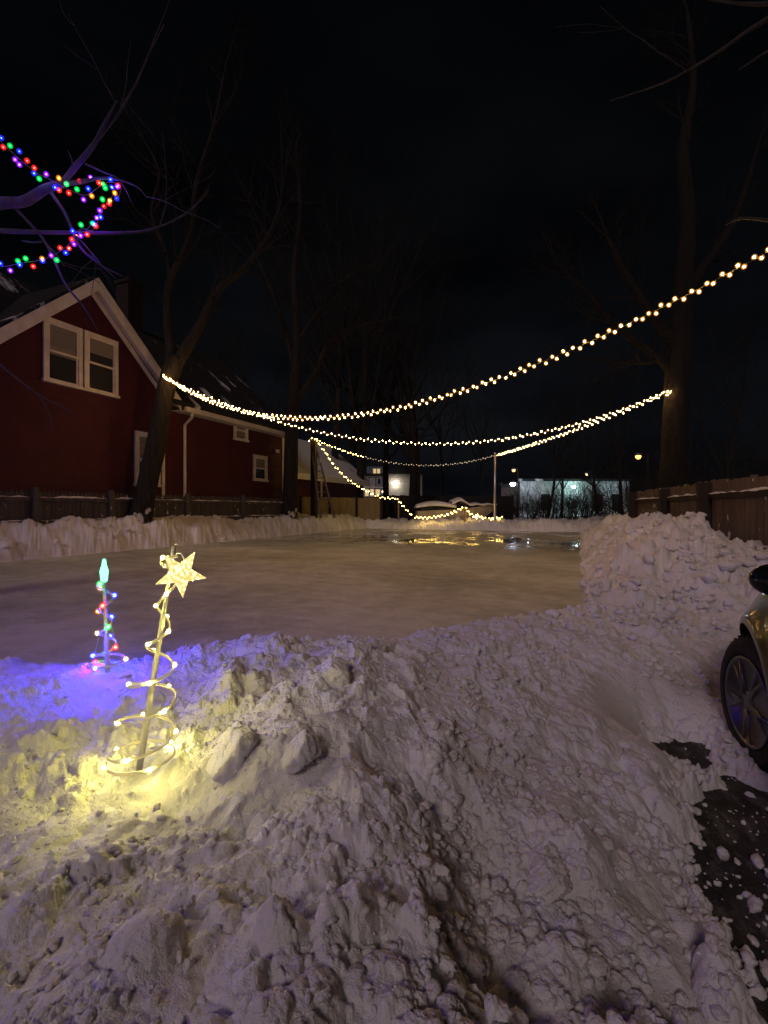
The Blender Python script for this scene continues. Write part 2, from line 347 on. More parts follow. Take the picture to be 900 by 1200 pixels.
def snow_z(x, y, detail=True):
    x = np.asarray(x, float); y = np.asarray(y, float)
    z, w = snow_parts(x, y)
    if not detail: return z
    wx = x+.05*fbm(x*5, y*5, 3, 3); wy = y+.05*fbm(x*5+31, y*5, 4, 3)
    wx2 = x+.015*fbm(x*19, y*19, 5, 2); wy2 = y+.015*fbm(x*19+31, y*19, 6, 2)
    right = ss(-.45, .25, x-.10*y)                                  # loose rounded clods towards the driveway
    smooth = ss(2.9, 3.6, y)*ss(-.25, .3, x-.05*y)*(1-ss(5.0, 6.0, y))      # trodden flat patch
    rink = ss(.10, -.02, z-ICE+.08)*ss(2, 3.2, y)
    patch = ss(-.35, .5, fbm(x*1.3+9, y*1.3, 90, 3))                         # crumbly against powdery
    amp = (1-.12*smooth)*(1-.9*rink)
    amp = amp*np.where(w > .5, .8, 1.)*(1-.75*ss(.5, .75, x)*ss(-.01, -.09, z))
    heap = (1-right)*ss(3.9, 3.2, y+.55*x)*(1-w)
    d = fbm(wx*1.7, wy*1.7, 7, 3)*.045*heap + fbm(wx*3.1, wy*3.1, 8, 4)*.026
    d += ss(0, .55, fbm(x*.9, y*.9, 61, 2)+.25)*heap*(lumps(wx*2.5, wy*2.5, 130, .55, .25, .6)/2.5)*.30
    plate = heap*ss(1.3, 2.0, y+.3*x)
    d += facets(wx*6.2, wy*6.2, 700)*.034*plate+facets(wx*13, wy*13, 720)*.014*(.12+.6*plate)
    d += (lumps(wx*4.2, wy*4.2, 100, .5, .25, .62)/4.2)*(.20+.80*right)*(.6+.6*patch)
    d += (lumps(wx2*7.6, wy2*7.6, 150, .6, .25, .68)/7.6)*(.40+.55*right)*(.45+.75*patch)
    d += (lumps(wx2*14, wy2*14, 200, .65, .28, .7)/14)*(.66)*(.3+.8*patch)
    wx3 = x+.006*fbm(x*45, y*45, 15, 2); wy3 = y+.006*fbm(x*45+31, y*45, 16, 2)
    d += (lumps(wx3*27, wy3*27, 300, .6, .3, .75)/27)*(.56-.3*right)*(.2+.8*patch)
    d += fbm(x*28, y*28, 400, 4, .6)*(.0040-.0015*right)*(.5+.6*patch)
    sl = (np.sin(wx*19+wy*8+6*fbm(x*1.9, y*1.9, 77, 3))*.010*ss(-.2,.5,fbm(x*2.6,y*2.6,78,2))+fbm(wx*6+wy*2, wy*4-wx*3, 79, 4)*.016)*smooth
    edge = ss(.25, .5, x)*ss(4.2, 3.4, y)*np.exp(-(z/.09)**2)
    sl = sl+edge*(fbm(x*7, y*7, 85, 4, .65)*.07+(lumps(wx*9, wy*9, 860, .5, .3, .7)/9)*.5)
    # banks further off: shovelled lumps of a hand's length
    far = w*((lumps(wx*2.6, wy*2.6, 500, .6, .25, .7)/2.6)*.60+(lumps(wx*6, wy*6, 520, .7, .25, .7)/6)*.62*ss(-11.2,-10,x)+facets(wx*3.4, wy*3.4, 740)*.07+fbm(x*3.2, y*3.2, 540, 4, .6)*.05)
    return z-.045*amp+d*amp+far*(1-rink)*(1-.2*smooth)+sl

NA, NR = 1150, 1050
aa = np.linspace(-1, 1, NA); ang = R(44)*aa + R(36)*np.sign(aa)*np.clip((np.abs(aa)-.86)/.14, 0, 1)**1.5
ds = np.concatenate([np.geomspace(.42, 5, int(NR*.72), endpoint=False), np.geomspace(5, 75, NR-int(NR*.72))])
A_, D_ = np.meshgrid(ang, ds, indexing='ij')
rr_, ff_ = D_*np.sin(A_), D_*np.cos(A_)
GX, GY = rr_*ca-ff_*sa, rr_*sa+ff_*ca
GZ = snow_z(GX.ravel(), GY.ravel()).reshape(GX.shape)
co_ = np.stack([GX, GY, GZ], -1).reshape(-1, 3).astype(np.float32)
ii = np.arange(NA*NR).reshape(NA, NR)
q = np.stack([ii[:-1,:-1], ii[:-1,1:], ii[1:,1:], ii[1:,:-1]], -1).reshape(-1, 4)[:, ::-1].astype(np.int32)
me = bpy.data.meshes.new('snow_ground'); me.vertices.add(len(co_)); me.vertices.foreach_set('co', co_.ravel())
me.loops.add(q.size); me.loops.foreach_set('vertex_index', q.ravel()); me.polygons.add(len(q))
me.polygons.foreach_set('loop_start', np.arange(0, q.size, 4, dtype=np.int32)); me.polygons.foreach_set('use_smooth', np.ones(len(q), bool))
me.materials.append(M['snow']); me.update(calc_edges=True); me.validate()
so = bpy.data.objects.new('snow_ground', me); C.objects.link(so); tag(so, 'lumpy shovelled snow heaped into banks all round the ice rink', 'snow', kind='structure')
def sz(x, y): return float(snow_z(np.array([x]), np.array([y]))[0])
def szl(x, y): return float(snow_z(np.array([x]), np.array([y]), False)[0])

mb = MB(); mb.add([(-600,-600,-.12),(600,-600,-.12),(600,600,-.12),(-600,600,-.12)], [(0,1,2,3)])
tag(mb.build('ground', M['snow']), 'snow covered ground running out past the houses', 'ground', kind='structure')
crest = [onz(px, py, z) for px, py, z in [(-150,760,.53),(0,768,.53),(100,785,.5),(250,752,.5),(350,746,.5),(450,743,.5),(520,730,.5),(600,717,.5),(675,706,.47)]]
pl = [(-11.3,.9),(-7.5,.9),(-5.2,1.0)]+[(p.x-.06,p.y+.10) for p in crest]+[(.35,5.9),(1.0,7.0),(1.0,24.2),(-11.3,24.2)]
mb = MB(); mb.add([(x,y,ICE) for x,y in pl], [tuple(range(len(pl)))])
tag(mb.build('ice_rink', M['ice']), 'flat backyard ice rink ringed by snow banks', 'ice rink', kind='structure')
mb = MB(); N_ = 60
gx = np.linspace(.15, 5, N_); gy = np.linspace(-4, 5, N_); GXa, GYa = np.meshgrid(gx, gy, indexing='ij'); gz = -.002+.012*fbm(GXa*3, GYa*3, 21, 3)
mb.add([(GXa[i,j], GYa[i,j], gz[i,j]) for i in range(N_) for j in range(N_)], [(i*N_+j, (i+1)*N_+j, (i+1)*N_+j+1, i*N_+j+1) for i in range(N_-1) for j in range(N_-1)])
tag(mb.build('driveway', M['asphalt'], smooth=True), 'dark wet driveway showing through the snow beside the car', 'driveway', kind='structure')

# ------------------------------------------------------------------ loose snow clods
def clod(c, size, seed, squash=.75, n=22, m=15, face=None):
    """one broken lump: a ball cut by random facets and roughened"""
    rg = np.random.default_rng(seed); nf = 9
    nv = rg.normal(size=(nf, 3)); nv /= np.linalg.norm(nv, axis=1)[:, None]; cut = .62+.33*rg.random(nf)
    if seed == 12: cut[:] = .97
    if face is not None: nv[0] = np.array(face)/np.linalg.norm(face); cut[0] = .34
    b = MB(); vs = []
    tt = [(math.pi*i/m, 2*math.pi*k/n) for i in range(1, m) for k in range(n)]
    dirs = np.array([(0,0,1)]+[(math.sin(t)*math.cos(w), math.sin(t)*math.sin(w), math.cos(t)) for t, w in tt]+[(0,0,-1)], float)
    dd = dirs@nv.T; rad = np.min(np.where(dd > .05, cut[None,:]/np.maximum(dd, .05), 9), axis=1); rad = np.minimum(rad, 1.05)
    rad = rad*(1+(.07 if seed == 12 else .11 if seed in (3, 5, 8) else .20)*fbm(dirs[:,0]*3+dirs[:,2]*2+seed, dirs[:,1]*3-dirs[:,2]*2, seed, 5, .6)+.05*perlin(dirs[:,0]*9+seed, dirs[:,1]*9+dirs[:,2]*7, seed+5))
    p = dirs*rad[:,None]*np.array(size)[None,:]/2; p[:,2] *= squash
    rz = rg.random()*6.28 if face is None else 0.; cr, sr = math.cos(rz), math.sin(rz)
    vs = [(c[0]+cr*x-sr*y, c[1]+sr*x+cr*y, c[2]+z) for x, y, z in p]
    fs = [(0, 1+k, 1+(k+1) % n) for k in range(n)]
    for i in range(m-2):
        o = 1+i*n; fs += [(o+k, o+n+k, o+n+(k+1) % n, o+(k+1) % n) for k in range(n)]
    o = 1+(m-2)*n; fs += [(o+k, len(vs)-1, o+(k+1) % n) for k in range(n)]
    return b.add(vs, fs)
for px, py, z, s, sd, lab in [
    (268,862,.50,(.30,.22,.34),3,'big wedge of snow crust right of the yellow spiral tree'),
    (348,868,.54,(.17,.15,.20),5,'craggy snow boulder right of the wedge of snow crust'),
    (385,782,.60,(.24,.20,.24),8,'yellow lit snow block on top of the heap by the ice'),
    (172,1100,.47,(.15,.15,.15),12,'round grey snowball half sunk in the snow at lower left'),
    (508,868,.47,(.16,.13,.20),17,'pointed snow block at the right end of the heap'),
    (868,962,.03,(.14,.10,.09),21,'smooth snow clod lying on the bare driveway near the car wheel'),
    (888,1012,.03,(.12,.10,.09),24,'rounded snow clod on the driveway below the smooth one'),
    (806,952,.06,(.13,.08,.07),27,'flat snow clod at the edge of the bare driveway'),
    (640,1018,.25,(.17,.13,.10),33,'angular slab of snow among the rounded clods at lower right')]:
    p = onz(px, py, z); p.z = szl(p.x, p.y)-s[2]*(.10 if s[0] > .14 else -.06)
    tag(clod(p, s, sd, .75, 64, 40, (-.62, -.42, .62) if sd in (3, 5, 8) else None).build('snow_chunk', M['snow'], smooth=True), lab, 'snow chunk', 'loose snow chunks on the heaps')
def crumb_field():
    protos = []
    for k in range(14):
        c_ = clod((0,0,0), (1, .85, .8), 900+k, .85, 10, 7); protos.append((np.array(c_.v), c_.f))
    big = []
    for k in range(8):
        c_ = clod((0,0,0), (1, .8, .8), 950+k, .85, 26, 17); big.append((np.array(c_.v), c_.f))
    rg = np.random.default_rng(77)
    def sample(n, px0, px1, d0, d1):
        px = rg.uniform(px0, px1, n); d = np.exp(rg.uniform(np.log(d0), np.log(d1), n)); u = (px-HX)/F
        r, f = u*d, d; return r*ca-f*sa, r*sa+f*ca
    X = []; Y = []; S = []
    def put(n, px0, px1, d0, d1, s0, s1, pw, thin):
        x, y = sample(n, px0, px1, d0, d1); s_ = s0+(s1-s0)*rg.random(n)**pw
        keep = fbm(x*1.7, y*1.7, 95, 3)+.9*rg.random(n) > thin
        X.append(x[keep]); Y.append(y[keep]); S.append(s_[keep])
    put(5200, -80, 620, .75, 3.6, .006, .042, 3.2, .25)       # near heap
    put(4200, 480, 980, .8, 4.4, .008, .075, 2.6, .08)        # towards the driveway
    put(190, 790, 960, .9, 2.6, .006, .09, 2.6, .1)          # on and beside the bare strip
    put(900, 600, 860, 3.2, 6.5, .012, .10, 2.6, .0)          # between the heap and the pile
    put(1500, 640, 930, 4.2, 11.5, .025, .19, 2.4, .15)        # pile along the fence
    put(1500, -80, 480, 8, 22, .03, .20, 2.2, .3)             # left bank
    x, y, s_ = np.concatenate(X), np.concatenate(Y), np.concatenate(S)
    z, w = snow_parts(x, y); zf = snow_z(x, y)
    on_ice = (zf < ICE+.01) & (y > 2.4) & (x < .3) & (x > -11); wall = (x < -11.5) | ((x > 1.95) & (y > 8)) | (x > 3.4)
    undercar = (x > .84) & (y > -.5) & (y < 4.2)
    bare = (x > .3) & (zf < .0) & (y < 4) & (rg.random(len(x)) > np.where(s_ < .03, .5, .22))
    k = ~(on_ice | wall | undercar | bare); x, y, s_, zf = x[k], y[k], s_[k], zf[k]
    vs = []; fs = []; o = 0
    zf = np.where((x > .15) & (zf < 0) & (y < 5), 0.0, zf)
    for a, b, sc, zz in zip(x, y, s_, zf):
        px = sc/max(.5, math.hypot(a, b))
        v, f = (big if px > .022 else protos)[rg.integers(8 if px > .022 else 14)]
        an = rg.random()*6.283; c, t = math.cos(an), math.sin(an); q = sc*rg.uniform(.55, 1.15, 3)
        p = v*q; vs.append(np.stack([a+c*p[:,0]-t*p[:,1], b+t*p[:,0]+c*p[:,1], zz+sc*rg.uniform(-.02,.2)+p[:,2]], 1))
        fs.extend([tuple(i_+o for i_ in ff) for ff in f]); o += len(v)
    m_ = MB(); m_.v = np.concatenate(vs).tolist(); m_.f = fs; m_.mi = [0]
    return m_
tag(crumb_field().build('snow_crumbs', M['snow'], smooth=True), 'small loose snow crumbs scattered over the heaps', 'snow crumbs', kind='stuff')
mb = MB()
for k, (px, py, z) in enumerate([(442,762,.54),(440,872,.52),(735,880,.22),(800,697,.4)]):
    p = onz(px, py, z); p.z = sz(p.x, p.y)+.004
    for j in range(3):
        a = random.random()*6.28; q_ = p+Vector((math.cos(a), math.sin(a), .15))*random.uniform(.015, .03)
        mb.tube([p, (p+q_)/2+Vector((0,0,.006)), q_], [.003, .006, .002], 5)
tag(mb.build('dead_leaves', M['bark']), 'few brown leaf scraps lying on the snow', 'leaf scraps', kind='stuff')

# ------------------------------------------------------------------ house
def house():
    WX = -12.0
    h = thing('red_house', (WX, 9.0, 0), 'dark red clapboard house with white trimmed gable beside the rink', 'house')
    EZ, RZ, RX, BX = 5.0, 8.1, -15.5, -19.0
    y0, y1 = -2.0, 17.7
    GW = WX+.06; g0, g1, gap, gz0 = 6.25, 11.15, 8.7, 5.05
    GZa = 7.32
    # walls
    mb = MB(); mb.box(((WX+BX)/2, (y0+y1)/2, EZ/2-.1), (WX-BX, y1-y0, EZ+.2-.004))
    mb.add([(WX,y1,EZ-.002),(BX,y1,EZ-.002),(RX,y1,RZ-.12)], [(0,2,1)])
    mb.add([(WX,y0,EZ-.002),(BX,y0,EZ-.002),(RX,y0,RZ-.12)], [(0,1,2)])
    mb.prism([(GW,g0,-.1),(GW,g1,-.1),(GW,g1,gz0),(GW,gap,GZa),(GW,g0,gz0)], (-.5,0,0))
    mb.build('wall', M['siding'], h)
    # main roof
    def slab(mb, a, b, c, d, t=.12):
        a, b, c, d = map(Vector, (a, b, c, d)); nn = (b-a).cross(d-a).normalized()
        if nn.z < 0: nn = -nn
        mb.prism([a, b, c, d], nn*t)
    sl = (RZ-EZ)/(RX-WX)
    ex = WX+.42; ez = EZ+sl*(ex-WX)
    mb = MB(); ix = WX-.46; iz = EZ+sl*(ix-WX)
    slab(mb, (ex,g1+.02,ez),(ex,y1+.25,ez),(ix,y1+.25,iz),(ix,g1+.02,iz)); slab(mb, (ex,y0-.3,ez),(ex,g0-.02,ez),(ix,g0-.02,iz),(ix,y0-.3,iz))
    slab(mb, (ix,y0-.3,iz),(ix,y1+.25,iz),(RX,y1+.25,RZ),(RX,y0-.3,RZ))
    slab(mb, (BX-.4,y0-.3,ez),(BX-.4,y1+.25,ez),(RX,y1+.25,RZ),(RX,y0-.3,RZ))
    # cross gable roof, running back into the main roof
    sg = (GZa-gz0)/(gap-g0); oy = .34; OX = GW+.34
    for yy, s_ in ((g0-oy, 1), (g1+oy, -1)):
        zz = GZa-sg*(abs(gap-yy))+.05
        slab(mb, (OX-.05,yy,zz),(OX-.05,gap,GZa+.05),(RX+.3,gap,GZa+.05),(RX+.3,yy,zz), .1)
    rf = mb.build('roof', M['roof'], h)
    mb = MB(); cy = 12.85; mb.box((RX,cy,8.55), (.62,.62,2.3)); mb.box((RX,cy,9.72), (.74,.74,.12)); mb.lathe([(.13,9.78),(.12,10.0)], 10, Matrix.Translation((RX,cy,0)))
    mb.build('chimney', M['brick'], rf)
    # rake boards: front face 0.30 deep, soffit behind
    mb = MB()
    for yy in (g0-oy, g1+oy):
        zz = GZa-sg*abs(gap-yy)
        mb.prism([(OX,yy,zz+.10),(OX,gap,GZa+.10),(OX,gap,GZa-.24),(OX,yy,zz-.24)], (-.04,0,0))
        mb.prism([(OX-.04,yy,zz-.02),(OX-.04,gap,GZa-.02),(OX-.04,gap,GZa-.05),(OX-.04,yy,zz-.05)], (-.29,0,0))
        mb.prism([(GW+.03,yy*.0+(g0+.02 if yy < gap else g1-.02),gz0-.12),(GW+.03,gap,GZa-.07),(GW+.03,gap,GZa-.25),(GW+.03,(g0+.02 if yy < gap else g1-.02),gz0-.30)], (-.025,0,0))
    mb.build('rake_board', M['trim'], h)
    mb = MB(); mb.box((ex-.02,(g1+.5+y1+.25)/2,ez-.06), (.10,y1+.25-g1-.5,.15)); mb.box(((ex+WX)/2,(g1+y1)/2+.2,ez-.13), (ex-WX-.04,y1-g1-.2,.02))
    mb.box((WX+.015,(g1+y1)/2,EZ-.22), (.03,y1-g1-.02,.22))
    mb.build('gutter', M['trim'], h)
    mb = MB(); dy = 11.95; mb.tube([(ex-.02,dy,ez-.1),(ex-.05,dy,ez-.28),(WX+.08,dy,ez-.5),(WX+.08,dy,.9),(WX+.2,dy+.03,.75)], .045, 8)
    mb.build('downspout', M['trim'], h)
    mb = MB(); mb.box((WX+.012,y1-.07,EZ/2), (.025,.14,EZ-.3)); 
    mb.build('corner_board', M['trim'], h); mb = MB(); mb.box((GW+.012,g1-.06,gz0/2-.1), (.024,.11,gz0-.45)); mb.build('corner_board', M['trim'], h)
    # windows
    def win(x, ya, yb, za, zb, blind=None, lab=None):
        t = .10; mb = MB()
        mb.box((x+.03,(ya+yb)/2,zb-t/2), (.06,yb-ya,t)); mb.box((x+.045,(ya+yb)/2,za+t*.35), (.09,yb-ya+.06,t*.7))
        mb.box((x+.03,ya+t/2,(za+zb)/2-.015), (.056,t,zb-za-t*1.7-.002)); mb.box((x+.03,yb-t/2,(za+zb)/2-.015), (.056,t,zb-za-t*1.7-.002))
        w = mb.build('window', M['trim'], h)
        if lab: w['label'] = lab
        zm = (za+zb)/2; s = .05; mb = MB()
        for (a, b_, dx) in ((za+.07, zm+.025, .018), (zm-.025, zb-t, .034)):
            mb.box((x+dx,(ya+yb)/2,b_-s/2), (.028,yb-ya-2*t,s)); mb.box((x+dx,(ya+yb)/2,a+s/2), (.028,yb-ya-2*t,s))
            for yy in (ya+t+s/2, yb-t-s/2): mb.box((x+dx,yy,(a+b_)/2), (.026,s,b_-a-2*s))
        mb.build('sash', M['trim'], w)
        mb = MB(); mb.box((x+.012,(ya+yb)/2,(za+zb)/2), (.006,yb-ya-2*t,zb-za-2*t)); mb.build('pane', M['glass_dark'], w)
        if blind:
            mb = MB(); mb.box((x+.0185,(ya+yb)/2,zb-t-s-blind/2), (.005,yb-ya-2*t-2*s-.004,blind)); mb.build('blind', M['blind'], w)
    win(GW, 7.5, 8.47, 4.46, 6.04, .72, 'double hung gable window with its upper half covered by a blind')
    win(GW, 8.52, 9.5, 4.46, 6.04, .38)
    win(GW, 10.05, 10.95, 2.06, 3.66, .6)
    win(WX, 14.4, 15.2, 3.98, 4.77, .48)
    win(WX, 15.55, 16.45, 2.5, 3.55, .35)
    mb = MB(); mb.box((WX+.05,17.15,3.85), (.1,.14,.14)); mb.build('wall_vent', M['trim'], h)
house()
def garage():
    h = thing('red_shed', (-14.6, 23, 0), 'small red shed with snowy roof behind the ladder', 'shed')
    x1, x0, y0, y1, ez, rz = -12.7, -17.5, 19.3, 27.5, 3.25, 5.3; rx = (x0+x1)/2
    mb = MB(); mb.box((rx,(y0+y1)/2,ez/2), (x1-x0,y1-y0,ez)); mb.add([(x1,y0,ez),(x0,y0,ez),(rx,y0,rz)], [(0,1,2)]); mb.add([(x1,y1,ez),(x0,y1,ez),(rx,y1,rz)], [(0,2,1)])
    mb.build('wall', M['siding'], h)
    mb = MB()
    for ex in (x1+.35, x0-.35):
        e = ez-(.35)*(rz-ez)/(x1-rx); mb.prism([(ex,y0-.3,e),(ex,y1+.3,e),(rx,y1+.3,rz),(rx,y0-.3,rz)], (0,0,.14))
    mb.build('roof', M['roof_snowy'], h)
    e = ez-.35*(rz-ez)/(x1-rx)
    mb = MB(); mb.box((x1+.34,(y0+y1)/2,e-.04), (.05,y1-y0+.6,.2)); mb.box((x1+.012,y0+.1,ez/2-.1), (.025,.2,ez-.25)); mb.box((x1+.012,y0+2.9,ez/2-.1), (.025,.16,ez-.25)); mb.build('trim_board', M['trim'], h)
garage()

# ------------------------------------------------------------------ fences
def board_fence(name, label, pts, zt, zb, mb_, mp, bw=.14, rails=(), side=1, postw=.15, posttop=.1, pointed=False, snow_rail=None, group=None, rail_m=None):
    root = thing(name, Vector((pts[0][0], pts[0][1], 0)), label, 'fence', group)
    mb = MB(); rl = MB(); snows = []
    for (a, b) in zip(pts[:-1], pts[1:]):
        a, b = Vector((*a, 0)), Vector((*b, 0)); L = (b-a).length; t = (b-a).normalized(); nn = Vector((t.y, -t.x, 0))*side; k = max(1, int(L/bw)); w = L/k
        rot = Matrix.Rotation(math.atan2(t.y, t.x), 3, 'Z')
        for i in range(k):
            c = a+t*(i+.5)*w; top = zt+random.uniform(-.025, .02); x = (w-.006)/2; y = .011
            o = random.uniform(-.004, .004)
            if pointed: prof = [(-x,zb),(x,zb),(x,top-.09),(0,top),(-x,top-.09)]
            else: prof = [(-x,zb),(x,zb),(x,top),(-x,top+random.uniform(-.012,.012))]
            mb.prism([rot@Vector((px_, -y, 0))+c+nn*o+Vector((0,0,pz)) for px_, pz in prof], rot@Vector((0,2*y,0)))
        for zr in rails:
            c = (a+b)/2+nn*.045; c.z = zr; rl.box(c, (L-.16,.05,.085), rot)
            if snow_rail:
                n_ = int(L/.05); rs = MB(); vs = []
                for i in range(n_+1):
                    hgt = snow_rail*max(.12, .45+.55*float(fbm(np.array([i*.11+a.y*3]), np.array([zr*5.+a.x]), 5, 3)[0]))*min(1, i/5, (n_-i)/5)+.004
                    p = a+t*(.10+(L-.2)*i/n_)+nn*.047; z0 = zr+.040
                    for o_, zz in ((-.028, z0), (-.024, z0+hgt*.7), (0, z0+hgt), (.022, z0+hgt*.7), (.030, z0-.012*float(perlin(np.array([i*.3]), np.array([a.y]), 8)[0]))):
                        q_ = p+nn*o_; vs.append((q_.x, q_.y, zz))
                rs.add(vs, [(i*5+k, i*5+k+1, i*5+k+6, i*5+k+5) for i in range(n_) for k in range(4)])
                snows.append(rs)
    bo = mb.build('board_panel', mb_, root)
    if rails: rl.build('rail', rail_m or mp, root)
    for rs in snows: rs.build('rail_snow', M['snow'], root, smooth=True)
    for i, p in enumerate(pts):
        pb = MB(); q_ = Vector((*p, 0)); a = pts[max(i-1, 0)]; b = pts[min(i+1, len(pts)-1)]
        t = Vector((b[0]-a[0], b[1]-a[1], 0)).normalized(); nn = Vector((t.y, -t.x, 0))*side
        h = zt+posttop-zb; c = q_+nn*(postw/2+.012); c.z = zb+h/2
        pb.box(c, (postw,postw,h), Matrix.Rotation(math.atan2(t.y, t.x), 3, 'Z')); pb.build('post', mp, root, bevel=.008)
    return root
pA = at(833, 600, 7.9); pB = at(784, 600, 10.5); pC = at(746, 600, 12.7)
board_fence('brown_fence', 'weathered brown board fence behind the snow pile on the right', [(3.1,1.4),(2.72,4.0),(2.36,6.65),(pA.x,pA.y),(pB.x,pB.y),(pC.x,pC.y)], 1.85, -.1, M['wood_brown'], M['wood_post'], .17, (.86, 1.60), -1, .175, -.02, snow_rail=.05)
board_fence('grey_fence', 'low grey picket fence between the house and left snow bank', [(-11.62,-1.0),(-11.62,1.7),(-11.6,4.4),(-11.62,7.1),(-11.6,9.0),(-11.62,11.7),(-11.6,14.4),(-11.62,17.2)], 1.83, 0, M['wood_grey'], M['wood_grey'], .10, (1.08, 1.62), 1, .11, .06, True, snow_rail=.05)
fa, fb_ = at(352, 600, 23.5), at(446, 600, 26.5)
board_fence('tan_fence', 'pale tan board fence beside the ladder at the far corner', [(fa.x,fa.y),((fa.x*2+fb_.x)/3,(fa.y*2+fb_.y)/3),((fa.x+fb_.x*2)/3,(fa.y+fb_.y*2)/3),(fb_.x,fb_.y)], 1.98, .1, M['wood_tan'], M['wood_dark'], .15, (), 1, .10, .06)
fa, fb_ = at(440, 600, 34), at(600, 600, 36)
board_fence('dark_fence', 'dark board fence behind the boat beyond the far bank', [(fa.x,fa.y),((fa.x+fb_.x)/2,(fa.y+fb_.y)/2),(fb_.x,fb_.y)], 2.35, .1, M['wood_dark'], M['wood_dark'], .2, (), 1, .12, .05)

# ------------------------------------------------------------------ trees
def wander(p, d, L, n, jit, up=0., rg=random):
    pts = [Vector(p)]; d = Vector(d).normalized()
    for i in range(n):
        d = (d+Vector((rg.uniform(-1,1), rg.uniform(-1,1), rg.uniform(-1,1)))*jit+Vector((0,0,up))).normalized()
        pts.append(pts[-1]+d*L/n)
    return pts
def twigs(mb, p, d, L, r, lev, rg, up=.05, kids=4, sides=5, jit=.16):
    n = 6 if L > 1 else 4
    pts = wander(p, d, L, n, jit, up, rg)
    mb.tube(pts, [max(.0025, r*(1-.75*i/n)) for i in range(n+1)], sides, cap=False)
    if lev <= 0: return
    for k in range(kids):
        t = rg.uniform(.25, 1.0); i = min(n-1, int(t*n)); q_ = pts[i].lerp(pts[i+1], t*n-i)
        dd = (pts[i+1]-pts[i]).normalized(); o = dd.orthogonal().normalized(); o = Matrix.Rotation(rg.random()*6.283, 3, dd) @ o
        a = rg.uniform(.45, 1.0); nd = dd*math.cos(a)+o*math.sin(a)
        twigs(mb, q_, nd, L*rg.uniform(.42, .68), r*(1-.75*t)*.72, lev-1, rg, up, kids, max(3, sides-1), jit)
def smooth_path(pts, rad, k=4):
    P = [Vector(p) for p in pts]; out = []; ro = []
    for i in range(len(P)-1):
        p0, p1, p2, p3 = P[max(i-1,0)], P[i], P[i+1], P[min(i+2,len(P)-1)]
        for j in range(k):
            t = j/k; out.append(.5*((2*p1)+(p2-p0)*t+(2*p0-5*p1+4*p2-p3)*t*t+(3*p1-p0-3*p2+p3)*t**3)); ro.append(rad[i]+(rad[i+1]-rad[i])*t)
    out.append(P[-1]); ro.append(rad[-1]); return out, ro
def rough_tube(mb, pts, rad, n=14, amp=.06, seed=0):
    pts, rad = smooth_path(pts, rad, 6); b = MB(); b.tube(pts, rad, n)
    for i, p in enumerate(b.v):
        c = pts[min(i//n, len(pts)-1)]; v = Vector(p)-c
        k = 1+amp*math.sin(i*2.7+seed)*.5+amp*float(perlin(np.array([i % n*.9+seed]), np.array([i//n*.45]), seed)[0])
        b.v[i] = tuple(c+v*k)
    mb.add(b.v, b.f)
def posed_tree(name, label, trunk, limbs, bark, seed, group=None, lev=2, kids=4, tw=1.0, extra=None):
    rg = random.Random(seed); base = Vector(trunk[0][0]); base.z = 0
    root = thing(name, base, label, 'tree', group)
    mb = MB(); rough_tube(mb, [p for p, r in trunk], [r for p, r in trunk], 16, .07, seed); mb.build('trunk', bark, root, smooth=True)
    cr = MB()
    endtw = tw >= .3
    for lb in limbs:
        pts, rad = smooth_path([p for p, r in lb], [r for p, r in lb], 5)
        mb = MB(); rough_tube(mb, [p for p, r in lb], [r for p, r in lb], 9, .08, seed+3); mb.build('limb', bark, root, smooth=True)
        for k in range(int(len(pts)*.9*tw)):
            i = rg.randrange(int(len(pts)*.25), len(pts)-1); dd = (pts[i+1]-pts[i]).normalized()
            o = Matrix.Rotation(rg.random()*6.283, 3, dd) @ dd.orthogonal().normalized(); a = rg.uniform(.5, 1.1)
            twigs(cr, pts[i], dd*math.cos(a)+o*math.sin(a), rg.uniform(.8, 2.0)*(1 if rad[i] > .03 else .6), max(.006, min(.028, rad[i]*.5)), lev, rg, .04, kids)
        if endtw: twigs(cr, pts[-1], (pts[-1]-pts[-2]), 1.4, max(.006, rad[-1]), lev, rg, .04, kids)
    cr.build('crown', bark, root, smooth=True)
    return root
# leaning tree in front of the house
D = 13.3
posed_tree('leaning_tree', 'leaning bare tree in front of the house holding light strings', [(at(160,625,D),.33),(at(168,590,D),.28),(at(183,520,D),.25),(at(195,455,D),.235),(at(206,418,D),.25)],
    [[(at(204,428,D),.17),(at(197,380,D),.13),(at(199,330,D),.105),(at(222,280,D-.2),.085),(at(230,215,D-.3),.065),(at(250,150,D-.5),.045),(at(262,90,D-.5),.025)],
     [(at(208,424,D),.18),(at(232,385,D),.135),(at(256,340,D+.3),.11),(at(290,310,D+.4),.085),(at(318,270,D+.6),.06),(at(330,228,D+.7),.045),(at(330,180,D+.8),.02)],
     [(at(200,340,D),.08),(at(196,300,D),.06),(at(178,250,D),.05),(at(186,200,D),.035),(at(160,150,D),.02)]], M['bark'], 5, tw=.8)
D = 20.3
posed_tree('bare_tree', 'dark straight bare tree trunk just left of the ladder', [(at(338,620,D),.36),(at(340,580,D),.31),(at(342,500,D),.28),(at(346,440,D),.26)],
    [[(at(346,445,D),.2),(at(348,380,D),.17),(at(345,320,D),.14),(at(352,250,D),.10),(at(348,180,D),.05)],
     [(at(347,470,D),.16),(at(368,440,D),.14),(at(385,405,D),.11),(at(415,385,D),.07),(at(440,378,D),.04)],
     [(at(346,440,D),.14),(at(335,390,D),.1),(at(318,340,D),.07),(at(300,300,D),.04)],
     [(at(349,400,D),.10),(at(376,360,D),.08),(at(400,330,D),.05),(at(440,310,D),.03)]], M['bark'], 9, tw=1.2)
D = 13.6
